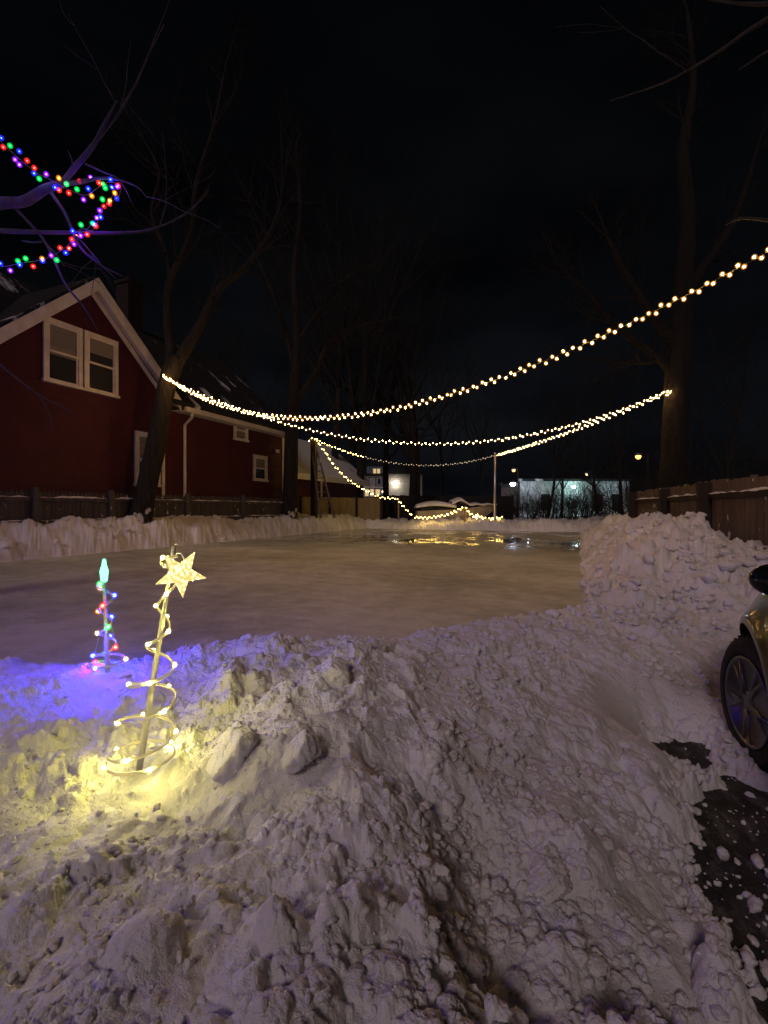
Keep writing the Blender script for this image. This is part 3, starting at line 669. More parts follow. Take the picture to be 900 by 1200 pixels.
posed_tree('bare_tree', 'thick bare tree rising behind the brown fence on the right', [(at(789,640,D),.52),(at(790,580,D),.44),(at(791,540,D),.36),(at(793,470,D),.32),(at(795,425,D),.33),(at(798,370,D),.30)],
    [[(at(790,440,D),.15),(at(772,420,D),.12),(at(742,398,D),.10),(at(714,375,D),.08),(at(690,345,D),.055),(at(662,318,D),.03)],
     [(at(794,410,D),.16),(at(776,385,D),.14),(at(752,352,D),.12),(at(738,330,D),.11),(at(722,300,D),.08),(at(708,268,D),.04)],
     [(at(799,380,D),.28),(at(802,320,D),.25),(at(806,250,D),.22),(at(800,180,D),.17),(at(812,100,D),.10),(at(806,20,D),.05)],
     [(at(800,350,D),.16),(at(826,310,D),.13),(at(858,262,D),.10),(at(880,200,D),.06)],
     [(at(781,405,D),.06),(at(764,424,D),.05),(at(730,424,D),.035),(at(690,420,D),.02)]], M['bark_dark'], 21, tw=.55)
# tree off to the left whose branch reaches into view with the coloured lights
D = 4.5
tl = posed_tree('overhanging_tree', 'pale bare branches reaching in from the left, wrapped in coloured lights', [(Vector((-6.9,1.2,.2)),.26),(Vector((-6.8,1.25,2)),.22),(Vector((-6.6,1.3,3.6)),.18),(Vector((-6.5,1.4,4.6)),.15)],
    [[(Vector((-6.55,1.35,3.7)),.10),(at(-60,248,D+.5),.07),(at(0,238,D),.052),(at(28,236,D),.046),(at(52,222,D),.040),(at(74,215,D),.036)],
     [(at(72,216,D),.026),(at(88,196,D),.027),(at(100,182,D),.026),(at(112,166,D),.020),(at(124,142,D),.015),(at(138,118,D),.008)],
     [(at(72,216,D),.022),(at(95,213,D),.02),(at(118,209,D),.015),(at(140,211,D),.010),(at(162,220,D),.006),(at(172,232,D),.004)],
     [(Vector((-6.5,1.4,4.2)),.08),(at(-80,262,D+.3),.045),(at(0,270,D),.024),(at(50,272,D),.019),(at(140,273,D),.014),(at(180,268,D),.010),(at(215,252,D),.008),(at(235,235,D),.007),(at(245,222,D),.004)],
     [(at(60,226,D),.016),(at(75,248,D),.014),(at(84,268,D),.013),(at(96,292,D),.011),(at(120,312,D),.008),(at(145,324,D),.004)],
     [(at(15,241,D),.013),(at(35,262,D),.013),(at(52,282,D),.012),(at(64,306,D),.011),(at(78,335,D),.010),(at(100,362,D),.008),(at(116,390,D),.004)],
     [(at(26,282,D),.006),(at(38,284,D),.008),(at(50,283,D),.008)],
     [(at(100,192,D),.010),(at(122,202,D),.008),(at(140,211,D),.006),(at(155,238,D),.003)],
     [(at(86,198,D),.009),(at(84,186,D),.007),(at(79,176,D),.003)],
     [(at(-60,400,D),.016),(at(-10,420,D),.012),(at(10,436,D),.010),(at(45,462,D),.006),(at(90,486,D),.003)]], M['bark_pale'], 33, lev=1, kids=2, tw=.06)
# tree beyond the right edge: carries the near end of the string
D = 4.8
posed_tree('overhanging_tree', 'bare branches hanging in from the top right corner of the yard', [(Vector((3.9,6.6,0)),.3),(Vector((3.85,6.6,2)),.25),(Vector((3.7,6.6,4.2)),.2),(Vector((3.6,6.5,7)),.13)],
    [[(Vector((3.65,6.5,6.0)),.07),(at(960,0,D),.045),(at(890,28,D),.022),(at(840,62,D),.015),(at(780,96,D),.010),(at(715,118,D),.004)],
     [(Vector((3.68,6.5,4.4)),.06),(at(940,262,D),.03),(at(900,258,D),.018),(at(868,256,D),.013),(at(850,264,D),.006)],
     [(Vector((3.65,6.5,5.6)),.05),(at(960,30,D),.02),(at(900,60,D),.012),(at(866,82,D),.005)],
     [(Vector((3.6,6.5,6.9)),.06),(at(960,-10,D),.04),(at(900,4,D),.02),(at(850,2,D),.01),(at(800,-8,D),.004)]], M['bark_pale'], 41, lev=1, kids=2, tw=.05)
# background trees, each its own thing
def bg_tree(px, d, hgt, r, seed, label, group='bare trees beyond the rink'):
    rg = random.Random(seed); p = at(px, 600, d); p.z = .2
    root = thing('bare_tree', p, label, 'tree', group)
    top = p+Vector((rg.uniform(-1,1), rg.uniform(-1,1), hgt*.62))
    mid = (p+top)/2+Vector((rg.uniform(-.4,.4), 0, 0))
    pts, rad = smooth_path([p, mid, top], [r, r*.75, r*.5], 5); mb = MB(); mb.tube(pts, rad, 8); mb.build('trunk', M['bark_far'], root, smooth=True)
    cr = MB()
    for k in range(9):
        i = rg.randrange(4, len(pts)); a = rg.random()*6.283
        twigs(cr, pts[i], Vector((math.cos(a)*.7, math.sin(a)*.7, rg.uniform(.5, 1.4))), hgt*rg.uniform(.3, .5), rad[i]*.5, 3, rg, .10, 4, 5, .14)
    cr.build('crown', M['bark_far'], root, smooth=True)
for k, (px, d, h, r, lab) in enumerate([
    (232,34,15,.20,'bare tree showing over the house roof nearest the leaning tree'), (262,38,16,.22,'bare tree above the right end of the house roof'), (300,32,14,.18,'bare tree over the roof end left of the dark trunk'),
    (384,30,19,.30,'tall bare tree directly above the ladder'), (400,34,18,.26,'bare tree left of the house with lit windows'), (417,30,20,.30,'bare tree in front of the house with lit windows'),
    (453,33,18,.26,'bare tree between the lit windows and the lit white wall'), (482,31,17,.30,'bare double trunk tree beside the lit white wall'), (488,31,16,.24,'thin bare tree standing right of the double trunk'),
    (520,44,15,.20,'bare tree behind the boat'), (556,48,14,.18,'distant bare tree left of the steel pole'), (640,42,11,.14,'bare tree before the left half of the floodlit building'), 
    (658,40,11,.13,'bare tree before the middle of the floodlit building'), (700,44,13,.16,'bare tree at the right end of the floodlit building'), (728,36,12,.15,'bare tree beside the orange street lamp'), (850,30,13,.18,'bare tree behind the right fence near the frame edge')]):
    bg_tree(px, d, h, r, 100+k, lab)
# brush in front of the floodlit building
def shrub(px, d, w, h, seed, label):
    rg = random.Random(seed); p = at(px, 600, d); p.z = .3
    root = thing('bare_shrub', p, label, 'shrub', 'bare shrubs beyond the far bank'); mb = MB()
    for k in range(24):
        a = rg.random()*6.283; q_ = p+Vector((math.cos(a), math.sin(a), 0))*rg.random()*w*.35
        twigs(mb, q_, Vector((math.cos(a)*.5, math.sin(a)*.5, 1)), h*rg.uniform(.6, 1), .03, 3, rg, .03, 4, 4, .2)
    mb.build('twigs', M['bark_far'], root)
for k, (px, d, w, h, lab) in enumerate([(612,38,2.5,2.2,'tangled bare shrub just right of the white lamp'),(636,36,3,2.8,'tangled bare shrub left of the floodlit wall centre'),(664,37,3,2.6,'tangled bare shrub under the teal floodlight'),(690,36,3,3.2,'tallest tangled bare shrub before the floodlit wall'),(716,34,3,3.0,'tangled bare shrub at the right end of the floodlit wall'),
    (742,24,2,3.5,'bare shrub growing behind the fence end'),(646,39,4,2.6,'broad tangled bare shrub before the floodlit wall'),(678,39,4,2.4,'broad low bare shrub right of the teal floodlight'),(706,38,4,2.8,'broad bare shrub near the right end of the floodlit wall'),(624,40,4,2.2,'broad low bare shrub near the left end of the floodlit wall'),(590,34,2.5,1.8,'low bare shrub right of the boat'),(870,12,1.6,2.6,'bare shrub poking above the right fence')]): shrub(px, d, w, h, 300+k, lab)

# ------------------------------------------------------------------ post, ladder, pole
pp = at(368, 516, 22.0)
r_ = thing('wooden_post', (pp.x, pp.y, 0), 'tall dark wooden post behind the ladder', 'post'); mb = MB(); mb.box((pp.x,pp.y,2.25), (.24,.24,4.5)); mb.build('shaft', M['wood_post'], r_, bevel=.01)
mb = MB(); mb.box((pp.x,pp.y,4.52), (.28,.28,.05)); mb.build('cap', M['wood_post'], r_, bevel=.01)
la, lb = at(384, 607, 21.2), at(369, 530, 21.7)
r_ = thing('ladder', la, 'wooden ladder leaning against the tall post at the far corner', 'ladder'); tt = (lb-la); sd = Vector((ca, sa, 0))
for s in (-1, 1):
    mb = MB(); w0, w1 = .30, .13; mb.tube([la+sd*s*w0, lb+sd*s*w1], [.045, .04], 6); mb.build('rail', M['wood_brown'], r_)
for k in range(9):
    t = (k+.6)/9.3; c = la+tt*t; w = .30+(.13-.30)*t; mb = MB(); mb.tube([c-sd*w, c+sd*w], .024, 6); mb.build('rung', M['wood_brown'], r_)
ps = at(580, 534, 24.0)
r_ = thing('steel_pole', (ps.x, ps.y, 0), 'thin shiny steel pole holding a light string beyond the far bank', 'pole'); mb = MB(); mb.tube([(ps.x,ps.y,.3),(ps.x,ps.y,4.15)], .055, 10); mb.build('shaft', M['steel'], r_, smooth=True)
mb = MB(); mb.tube([(ps.x-.02,ps.y,4.0),(ps.x+.25,ps.y-.1,4.12)], .02, 6); mb.lathe([(.06,4.15),(.05,4.2)], 10, Matrix.Translation((ps.x,ps.y,0))); mb.build('hook', M['steel'], r_)

# ------------------------------------------------------------------ light strings
def resample(pts, step):
    out = [Vector(pts[0])]; acc = 0
    for a, b in zip(pts[:-1], pts[1:]):
        L = (b-a).length; s = step-acc
        while s <= L: out.append(a+(b-a)*(s/L)); s += step
        acc = (acc+L) % step
    return out
def bulb_mesh(r, m, name='bulb', st=1.25, g=None, gr=2.3):
    b = MB(); b.ball((0,0,0), r, 8, 6, st); me = bpy.data.meshes.new(name); me.from_pydata(b.v, [], b.f); me.materials.append(m)
    me.polygons.foreach_set('use_smooth', [True]*len(me.polygons)); return me
def halo_mesh(r, g):
    b = MB(); b.ball((0,0,0), r, 12, 8, 1.05); me = bpy.data.meshes.new('bulb_halo'); me.from_pydata(b.v, [], b.f); me.materials.append(g); return me
def light_string(label, path, spacing, mats, r=.016, off=.03, wr=.004, group='warm light strings over the rink', wire=None, pick=None, name='light_string', halos=None, gr=2.3):
    root = thing(name, path[0], label, 'string lights', group)
    mb = MB(); mb.tube(path, wr, 5); mb.build('wire', wire or M['wire'], root)
    ps_ = resample(path, spacing); items = []
    for i, p in enumerate(ps_):
        a = random.random()*6.283; q_ = p+Vector((math.cos(a)*.4, math.sin(a)*.4, (1 if i % 2 else -1)*random.uniform(.4, 1)))*off
        items.append((i, q_, pick(i, len(ps_)) if pick else 0))
    near = sorted(items, key=lambda t: (t[1]-Vector((0,0,EYE))).length)
    mes = [[bulb_mesh(r*f, m) for f in (.82, 1.0, 1.15)] for m in mats]; gms = [halo_mesh(r*gr, g) if g else None for g in (halos or [None]*len(mats))]
    for i, q_, k in near[:98]:
        o = bpy.data.objects.new('bulb', random.choice(mes[k])); C.objects.link(o); o.parent = root; o.location = q_-root.location; o.rotation_euler = (random.uniform(-.6,.6), random.uniform(-.6,.6), 0)
        if gms[k]: g_ = bpy.data.objects.new('bulb_halo', gms[k]); C.objects.link(g_); g_.parent = o  # ball of glow added round the bulb as its bloom
    if near[98:]:
        b = MB()
        for i, q_, k in near[98:]: b.ball(q_, r*random.uniform(.8, 1.15), 6, 4, 1.2, mi=k)
        tag(b.build('far_bulbs', mats, root), kind='stuff')
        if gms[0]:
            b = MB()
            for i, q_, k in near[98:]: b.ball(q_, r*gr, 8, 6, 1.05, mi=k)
            tag(b.build('far_halos', halos, root), kind='stuff')  # same added bloom for the farther bulbs
    return root
def sag(a, b, s, n=40): return [a.lerp(b, i/n)-Vector((0,0,4*s*(i/n)*(1-i/n))) for i in range(n+1)]
def polyl(pts, k=6): return smooth_path(pts, [1]*len(pts), k)[0]
tA, tB, tR = at(191,440,12.95), at(196,444,12.95), at(781,459,13.25)
light_string('highest warm string rising from the leaning tree to the upper right', sag(tA, at(925,281,4.85), 1.47), .074, [M['bulb_warm']], r=.0082, gr=3.4, off=.036, halos=[M['halo_warm']])
light_string('middle warm string sagging between leaning tree and right tree', sag(tB, tR, 1.60)+[tR+Vector((.25,.45,.05)), at(804,449,13.7)], .10, [M['bulb_warm']], r=.0082, gr=3.2, halos=[M['halo_warm']])
light_string('warm string running from right tree down to the steel pole', sag(at(782,461,13.25), at(583,533,23.9), .12), .15, [M['bulb_warm']], r=.0095, gr=3.0, off=.05, halos=[M['halo_warm']])
light_string('dim fine string between steel pole and wooden post, brighter towards the post', sag(at(579,534,23.9), at(369,515,21.8), .80), .125, [M['bulb_dim'], M['bulb_gold']], r=.0145, pick=lambda i, n: 1 if i > n*.73 else 0)
light_string('gold string slanting from the wooden post down to the far bank', polyl([at(362,516,21.7),at(369,514,21.8),at(378,526,21.9),at(398,553,21.7),at(425,573,22.4),at(448,583,23),at(460,584,23.3),at(467,587,23.5),at(482,604,23.9)]), .14, [M['bulb_gold']], r=.0155, off=.045, halos=[M['halo_gold']])
light_string('gold string lying along the far snow bank in front of the boat', polyl([at(486,606,24.2),at(500,607,24.3),at(514,605,24.3),at(530,601,24.3),at(543,595,24.3),at(545,595,24.3),at(550,601,24.2),at(556,605,24.2),at(560,603,24.25),at(556,607,24.1),at(563,605,24.1),at(566,607,24.2),at(578,608,24.3),at(590,606,24.3)]), .11, [M['bulb_gold']], r=.018, off=.05, halos=[M['halo_gold']])
sp_ = at(545, 594, 24.3)
r_ = thing('wooden_stake', (sp_.x, sp_.y, .6), 'short wooden stake lifting the gold string on the far bank', 'stake'); mb = MB(); mb.box((sp_.x,sp_.y,sp_.z-.5), (.10,.10,1.1)); mb.build('shaft', M['wood_tan'], r_, bevel=.006)
sp_ = at(467, 586, 23.5)
r_ = thing('wooden_stake', (sp_.x, sp_.y, .6), 'short pale stake under the slanting gold string', 'stake'); mb = MB(); mb.box((sp_.x,sp_.y,sp_.z-.5), (.06,.06,1.1)); mb.build('shaft', M['wood_tan'], r_, bevel=.006)
CO = ['blue', 'red', 'green', 'amber', 'violet']
D = 4.42
light_string('multicoloured string draped along the overhanging branches at upper left', polyl([Vector((-5.4,-3.0,3.6)), Vector((-4.9,-1.2,3.5)), Vector((-4.7,.4,3.7)), at(-110,60,D+.05), at(-40,120,D),at(-5,160,D),at(18,182,D),at(42,202,D),at(62,212,D),at(80,222,D-.04),at(100,229,D-.05),at(112,222,D-.05),at(126,214,D-.05),at(141,217,D),at(138,232,D),at(124,240,D-.05),at(116,256,D-.05),at(108,270,D),at(96,268,D),at(86,277,D),at(80,287,D-.05),at(66,297,D-.05),at(50,304,D),at(28,308,D),at(0,313,D),at(-40,316,D),at(-130,300,D),Vector((-5.2,.5,3.0)),Vector((-5.6,-1.5,3.2)),Vector((-6,-3,3.3))]), .058, [M['col_'+c] for c in CO], r=.0062, halos=[M['glo_'+c] for c in CO], gr=3.9, off=.055, wr=.003, group=None, pick=lambda i, n: [0,1,2,4,0,3,1,2,0,4,1][(i*1+(i//11)*4) % 11], name='coloured_light_string')  # both ends run on unseen past the left, added for more purple light
light_string('second multicoloured string looping back under the overhanging branch', polyl([at(80,287,D+.1),at(92,278,D+.12),at(108,262,D+.1),at(120,246,D+.1),at(133,226,D+.12),at(120,214,D+.1),at(92,210,D+.08)]), .10, [M['col_'+c] for c in CO], r=.0075, halos=[M['glo_'+c] for c in CO], gr=3.0, off=.03, wr=.003, group=None, pick=lambda i, n: (i*2+1) % 5, name='coloured_light_string')

# ------------------------------------------------------------------ spiral light trees
def spiral_tree(name, label, base, top, tab, nled, ledm, tube_m, hgt, phase, ledr, rad=.007):
    """tab: (turn, radius, height fraction)"""
    root = thing(name, base, label, 'light-up tree', 'spiral light trees on the snow heap')
    ax = top-base
    def axp(f): return base+ax*f
    mb = MB(); mb.tube([axp(-.06), axp(.33), axp(.34), axp(.66), axp(.67), axp(1.0)], [.0125,.0125,.0105,.0105,.009,.009], 10); mb.build('pole', M['plastic_pole'], root, smooth=True)
    T = np.array(tab); N = 260; path = []
    for i in range(N+1):
        t = T[-1,0]*i/N; r = np.interp(t, T[:,0], T[:,1]); f = np.interp(t, T[:,0], T[:,2]); a = phase+t*2*math.pi
        path.append(axp(f)+Vector((math.cos(a)*r, math.sin(a)*r, 0)))
    mb = MB(); mb.tube(path, rad, 7)
    mb.tube([p+Vector((0,0,rad*1.7)) for p in path], rad*.55, 5); mb.build('spiral_tube', tube_m, root, smooth=True)
    for k in range(nled):
        i = int((k+.35)/nled*N); o = bpy.data.objects.new('led', bulb_mesh(ledr, ledm[k % len(ledm)], 'led', 1.1)); C.objects.link(o); o.parent = root
        ou = path[i]-axp(np.interp(T[-1,0]*i/N, T[:,0], T[:,2])); ou = ou.normalized() if ou.length > 1e-4 else Vector((1,0,0))
        o.location = path[i]+ou*(rad+ledr*.3)+Vector((0,0,ledr*.6))-root.location
        gk = ledm[k % len(ledm)].name; gk = 'glo_'+gk.split('_')[0] if 'glo_'+gk.split('_')[0] in M else 'halo_led'
        g_ = bpy.data.objects.new('led_halo', halo_mesh(ledr*2.4, M[gk])); C.objects.link(g_); g_.parent = o  # added glow imitating bloom round the LED
    for k in range(3):
        a = phase+k*2.094; mb = MB(); pr = []
        for t in range(0, int(min(3.6, T[-1,0]-1))):
            tq = t+(k*2.094)/(2*math.pi); r = np.interp(tq, T[:,0], T[:,1]); f = np.interp(tq, T[:,0], T[:,2]); pr.append(axp(f)+Vector((math.cos(a)*r, math.sin(a)*r, 0)))
        if len(pr) > 1: mb.tube(pr, .0012, 4); mb.build('tie_wire', M['wire_pale'], root)
    return root, axp
by = at(163, 903, 1.90); ty = at(204, 640, 1.93)
ry, axy = spiral_tree('spiral_light_tree', 'warm yellow spiral light tree with glowing star, leaning right', by, ty,
    [(0,.122,.05),(1,.12,.07),(2,.104,.22),(3,.09,.375),(3.5,.07,.44),(4,.045,.54),(4.6,.030,.64),(5.2,.026,.76),(5.7,.034,.87),(6.2,.045,.95),(6.4,.04,.955)], 22, [M['led_yellow']], M['plastic_lit'], .9, R(200), .0058, .0040)
sc_ = at(212, 672, 1.87); b = MB()
rx_ = Vector((ca, sa, 0)); fx_ = Vector((sa, -ca, 0)); 
e1 = (rx_*.86+fx_*-.42+Vector((0,0,.10))).normalized(); e2 = (Vector((0,0,1))-e1*e1.z).normalized(); e3 = e1.cross(e2).normalized()
def starpts(Rr, rr, off):
    o = []
    for k in range(10):
        w = R(52)+k*math.pi/5; q_ = Rr if k % 2 == 0 else rr; o.append(sc_+e1*math.cos(w)*q_+e2*math.sin(w)*q_+e3*off)
    return o
f_ = starpts(.096, .040, .010); g_ = starpts(.096, .040, -.010); cf, cb = sc_+e3*.026, sc_-e3*.026
b.add(f_+g_+[cf, cb], [(k, (k+1) % 10, 20) for k in range(10)]+[(10+(k+1) % 10, 10+k, 21) for k in range(10)]+[(k, 10+k, 10+(k+1) % 10, (k+1) % 10) for k in range(10)])
st = b.build('star', M['star'], ry)
b = MB()
for k in range(5):
    b = MB(); w = R(52)+k*2*math.pi/5; q_ = sc_+e1*math.cos(w)*.045+e2*math.sin(w)*.045
    b.ball(q_, .0095, 8, 5, 2.2)
    b.build('star_led', M['star_core'], st)
b = MB(); b.tube([at(203,655,1.92), at(208,648,1.92), at(213,649,1.9), at(218,660,1.875)], .004, 6); b.build('star_wire', M['plastic_clear'], ry)
b = MB(); b.tube([axy(.99), axy(1.0)+rx_*.004+Vector((0,0,.008)), axy(1.0)+rx_*.016+Vector((0,0,.006))], .003, 5); b.build('hook', M['plastic_pole'], ry)
bc = at(126, 782, 2.70); tc_ = at(122, 682, 2.72)
LM = [M['led_'+c] for c in ('red', 'blue', 'warm', 'green', 'blue', 'red', 'blue', 'warm', 'green', 'blue', 'amber')]
rc, axc = spiral_tree('spiral_light_tree', 'smaller multicoloured spiral light tree standing by the ice edge', bc, tc_,
    [(0,.10,.01),(1,.085,.10),(1.5,.06,.20),(2,.04,.34),(2.5,.032,.46),(3,.03,.60),(3.5,.042,.74),(4,.042,.88),(4.3,.035,.97),(4.6,.0,1.0)], 15, LM, M['plastic_clear'], .6, R(140), .0078, .005)
b = MB(); cc = at(122, 672, 2.72)
b.lathe([(.008,-.05),(.015,-.045),(.018,-.03),(.020,-.005),(.022,.008),(.019,.025),(.014,.042),(.011,.055),(.009,.076),(.006,.082)], 14, Matrix.Translation(cc))
b.build('finial', M['tip'], rc, smooth=True)

# ------------------------------------------------------------------ boat beyond the bank
def boat():
    p0 = at(488, 607, 27.0); p0.z = .55
    r_ = thing('parked_boat', p0, 'beige boat under a snowy cover parked beyond the far bank', 'boat', rz=YAW)
    # local x along the image right, y away, z up
    def st(x, w, z0, z1): return [(x,-w,z1),(x,-w*.92,(z0+z1)/2),(x,-w*.55,z0),(x,w*.55,z0),(x,w*.92,(z0+z1)/2),(x,w,z1)]
    secs = [st(0,.85,.05,.72), st(.9,.95,.02,.75), st(2.0,.95,.03,.80), st(3.0,.8,.12,.90), st(3.8,.45,.35,1.0), st(4.3,.06,.7,1.08)]
    b = MB(); vs = [p for s in secs for p in s]; n = 6
    b.add(vs, [(i*n+k, i*n+k+1, (i+1)*n+k+1, (i+1)*n+k) for i in range(len(secs)-1) for k in range(n-1)]+[tuple(range(5,-1,-1)), tuple(30+k for k in range(6))]+[(i*n, (i+1)*n, (i+1)*n+5, i*n+5) for i in range(len(secs)-1)])
    b.build('hull', varied('beige_hull', (.30,.26,.19), (.40,.35,.26), 3, .5, .1), r_, local=True, smooth=False, bevel=.02)
    b = MB(); b.prism([(.15,-.7,.75),(1.95,-.7,.80),(1.85,-.62,1.05),(.45,-.62,1.03)], (0,1.4,0)); b.build('windscreen', M['glass_dark'], r_, local=True)
    b = MB()
    g = 22; xs = np.linspace(-.1, 2.15, g); ysn = np.linspace(-.85, .85, 9); vv = []
    for i, x in enumerate(xs):
        for j, y in enumerate(ysn):
            vv.append((x, y, 1.07+.22*math.sin(min(1, max(0, (x+.1)/2.2))*math.pi)*(1-.5*(y/.85)**2)-(.25 if i == 0 or j in (0, 8) else 0)*(1 if x < .3 or True else 0)*.6))
    b.add(vv, [(i*9+j, (i+1)*9+j, (i+1)*9+j+1, i*9+j+1) for i in range(g-1) for j in range(8)])
    o = b.build('snow_cover', M['snow'], r_, local=True, smooth=True); s_ = o.modifiers.new('s', 'SOLIDIFY'); s_.thickness = .06
    b = MB(); xs = np.linspace(1.9, 4.5, 20); vv = []
    for i, x in enumerate(xs):
        t = i/19
        for j, y in enumerate(ysn): vv.append((x, y*(1-.7*t*t), 1.02+.42*math.exp(-((x-2.35)/.35)**2)*.7+.22*(1-t)*(1-(y/.85)**2)+.10*t-.03*math.sin(x*9)))
    b.add(vv, [(i*9+j, (i+1)*9+j, (i+1)*9+j+1, i*9+j+1) for i in range(19) for j in range(8)])
    o = b.build('bow_cover', M['snow'], r_, local=True, smooth=True); s_ = o.modifiers.new('s', 'SOLIDIFY'); s_.thickness = .05
    for x in (.9, 2.4):
        b = MB(); b.box((x,0,-.15), (.12,1.6,.35)); b.build('support', M['wood_dark'], r_, local=True)
boat()

# ------------------------------------------------------------------ far buildings and lamps
def far_house():
    d = 85; p = at(439, 600, d); r_ = thing('far_house', (p.x,p.y,0), 'dark house with lit ground floor windows far behind the rink', 'house', rz=YAW)
    dk = varied('dark_clapboard', (.10,.13,.16), (.15,.18,.22), 2, .8, .1); lit = mat('lit_window', (.5,.4,.2), .5, 0, .3, (1,.70,.32), .62); cool = mat('pale_window', (.3,.32,.35), .3, 0, .5)
    b = MB(); b.box((0,3,3.6), (4.6,6,7.2)); b.box((.2,3,8.1), (3.2,5,2.0)); b.build('wall', dk, r_, local=True)
    b = MB(); b.prism([(-2.6,-.5,7.25),(2.6,-.5,7.25),(1.9,.4,7.7),(-1.9,.4,7.7)], (0,6,0)); b.prism([(-1.8,.2,9.1),(2.2,.2,9.1),(.2,.2,10.0)], (0,5.6,0)); b.build('roof', M['roof'], r_, local=True)
    b = MB(); b.box((0,-.1,5.2), (4.8,.14,.22)); b.build('trim_board', M['trim'], r_, local=True); b = MB(); b.box((0,-.1,7.1), (4.8,.14,.2)); b.build('trim_board', M['trim'], r_, local=True)
    for x, z, w, h, mt in [(-1.4,4.25,.62,1.2,lit),(-.45,4.25,.62,1.2,lit),(.55,4.3,.75,1.0,lit),(.0,8.1,.5,.8,lit),(.7,8.1,.5,.8,lit),(-1.5,6.1,.6,1.3,M['glass_dark']),(-.4,6.1,.6,1.3,cool),(.8,6.2,.6,1.1,M['glass_dark'])]:
        y = -.02 if z < 7 else .48
        b = MB(); 
        for sx_ in (-1, 1): b.box((x+sx_*(w/2+.05),y-.04,z), (.1,.08,h+.2))
        for s2 in (-1, 1): b.box((x,y-.04,z+s2*(h/2+.05)), (w-.002,.08,.1))
        wn = b.build('window', M['trim'], r_, local=True); b = MB(); b.box((x,y-.008,z), (w-.004,.02,h-.004)); b.build('pane', mt, wn, local=True)
    b = MB(); b.ball((1.45,-.2,4.4), .16, 8, 6); b.build('porch_lamp', emitter('porch_lamp_light', (1,.75,.4), 6), r_, local=True)
far_house()
def white_house():
    d = 46; p = at(468, 600, d); r_ = thing('white_building', (p.x,p.y,0), 'pale clapboard wall lit by one wall lamp behind the double trunk', 'building', rz=YAW)
    b = MB(); b.box((.5,3,2.2), (3.4,6,5.0)); b.build('wall', siding('pale_clapboard', (.36,.34,.31), (.46,.44,.40)), r_, local=True)
    b = MB(); b.prism([(-1.5,-.3,4.72),(2.5,-.3,4.72),(.5,-.3,5.9)], (0,6.6,0)); b.build('roof', M['roof'], r_, local=True)
    b = MB(); b.box((-.4,-.12,3.97), (.1,.24,.08)); b.ball((-.4,-.3,3.9), .11, 10, 6); b.build('wall_lamp', emitter('wall_lamp_light', (1,.90,.72), 40), r_, local=True)
    L = bpy.data.lights.new('wall_lamp_light', 'POINT'); L.energy = 26; L.color = (1,.88,.70); L.shadow_soft_size = .1
    o = bpy.data.objects.new('wall_lamp_light', L); C.objects.link(o); q_ = Matrix.Rotation(YAW, 4, 'Z') @ Vector((-.4,-.6,3.8)); o.location = p*1.0; o.location = (p.x+q_.x, p.y+q_.y, q_.z)
white_house()
def hall():
    d = 62; p = at(668, 600, d); r_ = thing('floodlit_building', (p.x,p.y,0), 'long low pale building lit bluish white behind the shrubs', 'building', rz=YAW)
    b = MB(); b.box((.6,5,2.35), (14.2,10,5.3)); b.build('wall', varied('pale_block', (.40,.42,.42), (.5,.52,.52), 1.2, .8, .1), r_, local=True)
    b = MB(); b.box((.6,5,5.1), (14.8,10.6,.3)); b.build('roof', M['roof'], r_, local=True)
    for x in (-3.2,3.6,6.0):
        b = MB(); b.box((x,-.06,2.2), (1.4,.12,2.4)); w_ = b.build('window', M['trim'], r_, local=True); b = MB(); b.box((x,-.13,2.2), (1.2,.03,2.2)); b.build('pane', M['glass_dark'], w_, local=True)
    b = MB(); b.box((.3,-.25,4.2), (.3,.5,.12)); b.ball((.3,-.6,4.15), .2, 10, 6); b.build('wall_lamp', emitter('flood_lamp_light', (.70,1,.92), 14), r_, local=True)
    for x, e, c in ((.3, 330, (.58,1,.95)), (-5.8, 110, (.72,.85,1)), (5.2, 70, (.6,.9,1))):
        L = bpy.data.lights.new('flood_lamp', 'POINT'); L.energy = e; L.color = c; L.shadow_soft_size = .25
        o = bpy.data.objects.new('flood_lamp', L); C.objects.link(o); q_ = Matrix.Rotation(YAW, 4, 'Z') @ Vector((x,-1.6,3.9)); o.location = (p.x+q_.x, p.y+q_.y, q_.z)
hall()
def street_lamp(px, py, d, col, s, r, label, arm=.8):
    p = at(px, py, d); r_ = thing('street_lamp', (p.x,p.y,0), label, 'street lamp', 'street lamps far behind the rink')
    b = MB(); q_ = p+Vector((ca,sa,0))*arm; b.tube([(q_.x,q_.y,0),(q_.x,q_.y,p.z+.2),((p.x+q_.x)/2,(p.y+q_.y)/2,p.z+.35),(p.x,p.y,p.z+.22)], [.09,.06,.04,.04], 8); b.build('pole', M['wood_dark'], r_)
    b = MB(); b.lathe([(.02,.30),(r*1.2,.22),(r*1.35,.08),(r*1.2,.06)][::-1], 12, Matrix.Translation(p)); b.build('shade', M['steel'], r_)
    b = MB(); b.ball(p, r, 10, 8); b.build('lamp', emitter('street_lamp_light', col, s), r_, smooth=True)
street_lamp(601, 567, 50, (.62,.75,1), 60, .27, 'bright bluish white lamp right of the steel pole', .5)
street_lamp(748, 535, 40, (1,.42,.09), 6, .22, 'orange street lamp beside the right tree')
street_lamp(687, 556, 60, (1,.6,.25), 8, .16, 'tiny amber lamp over the floodlit roof')
street_lamp(800, 564, 30, (1,.7,.4), 8, .07, 'tiny warm lamp just above the right fence', .3)
street_lamp(602, 551, 60, (1,.5,.2), 3, .22, 'small dull orange lamp above the bluish white lamp', .5)

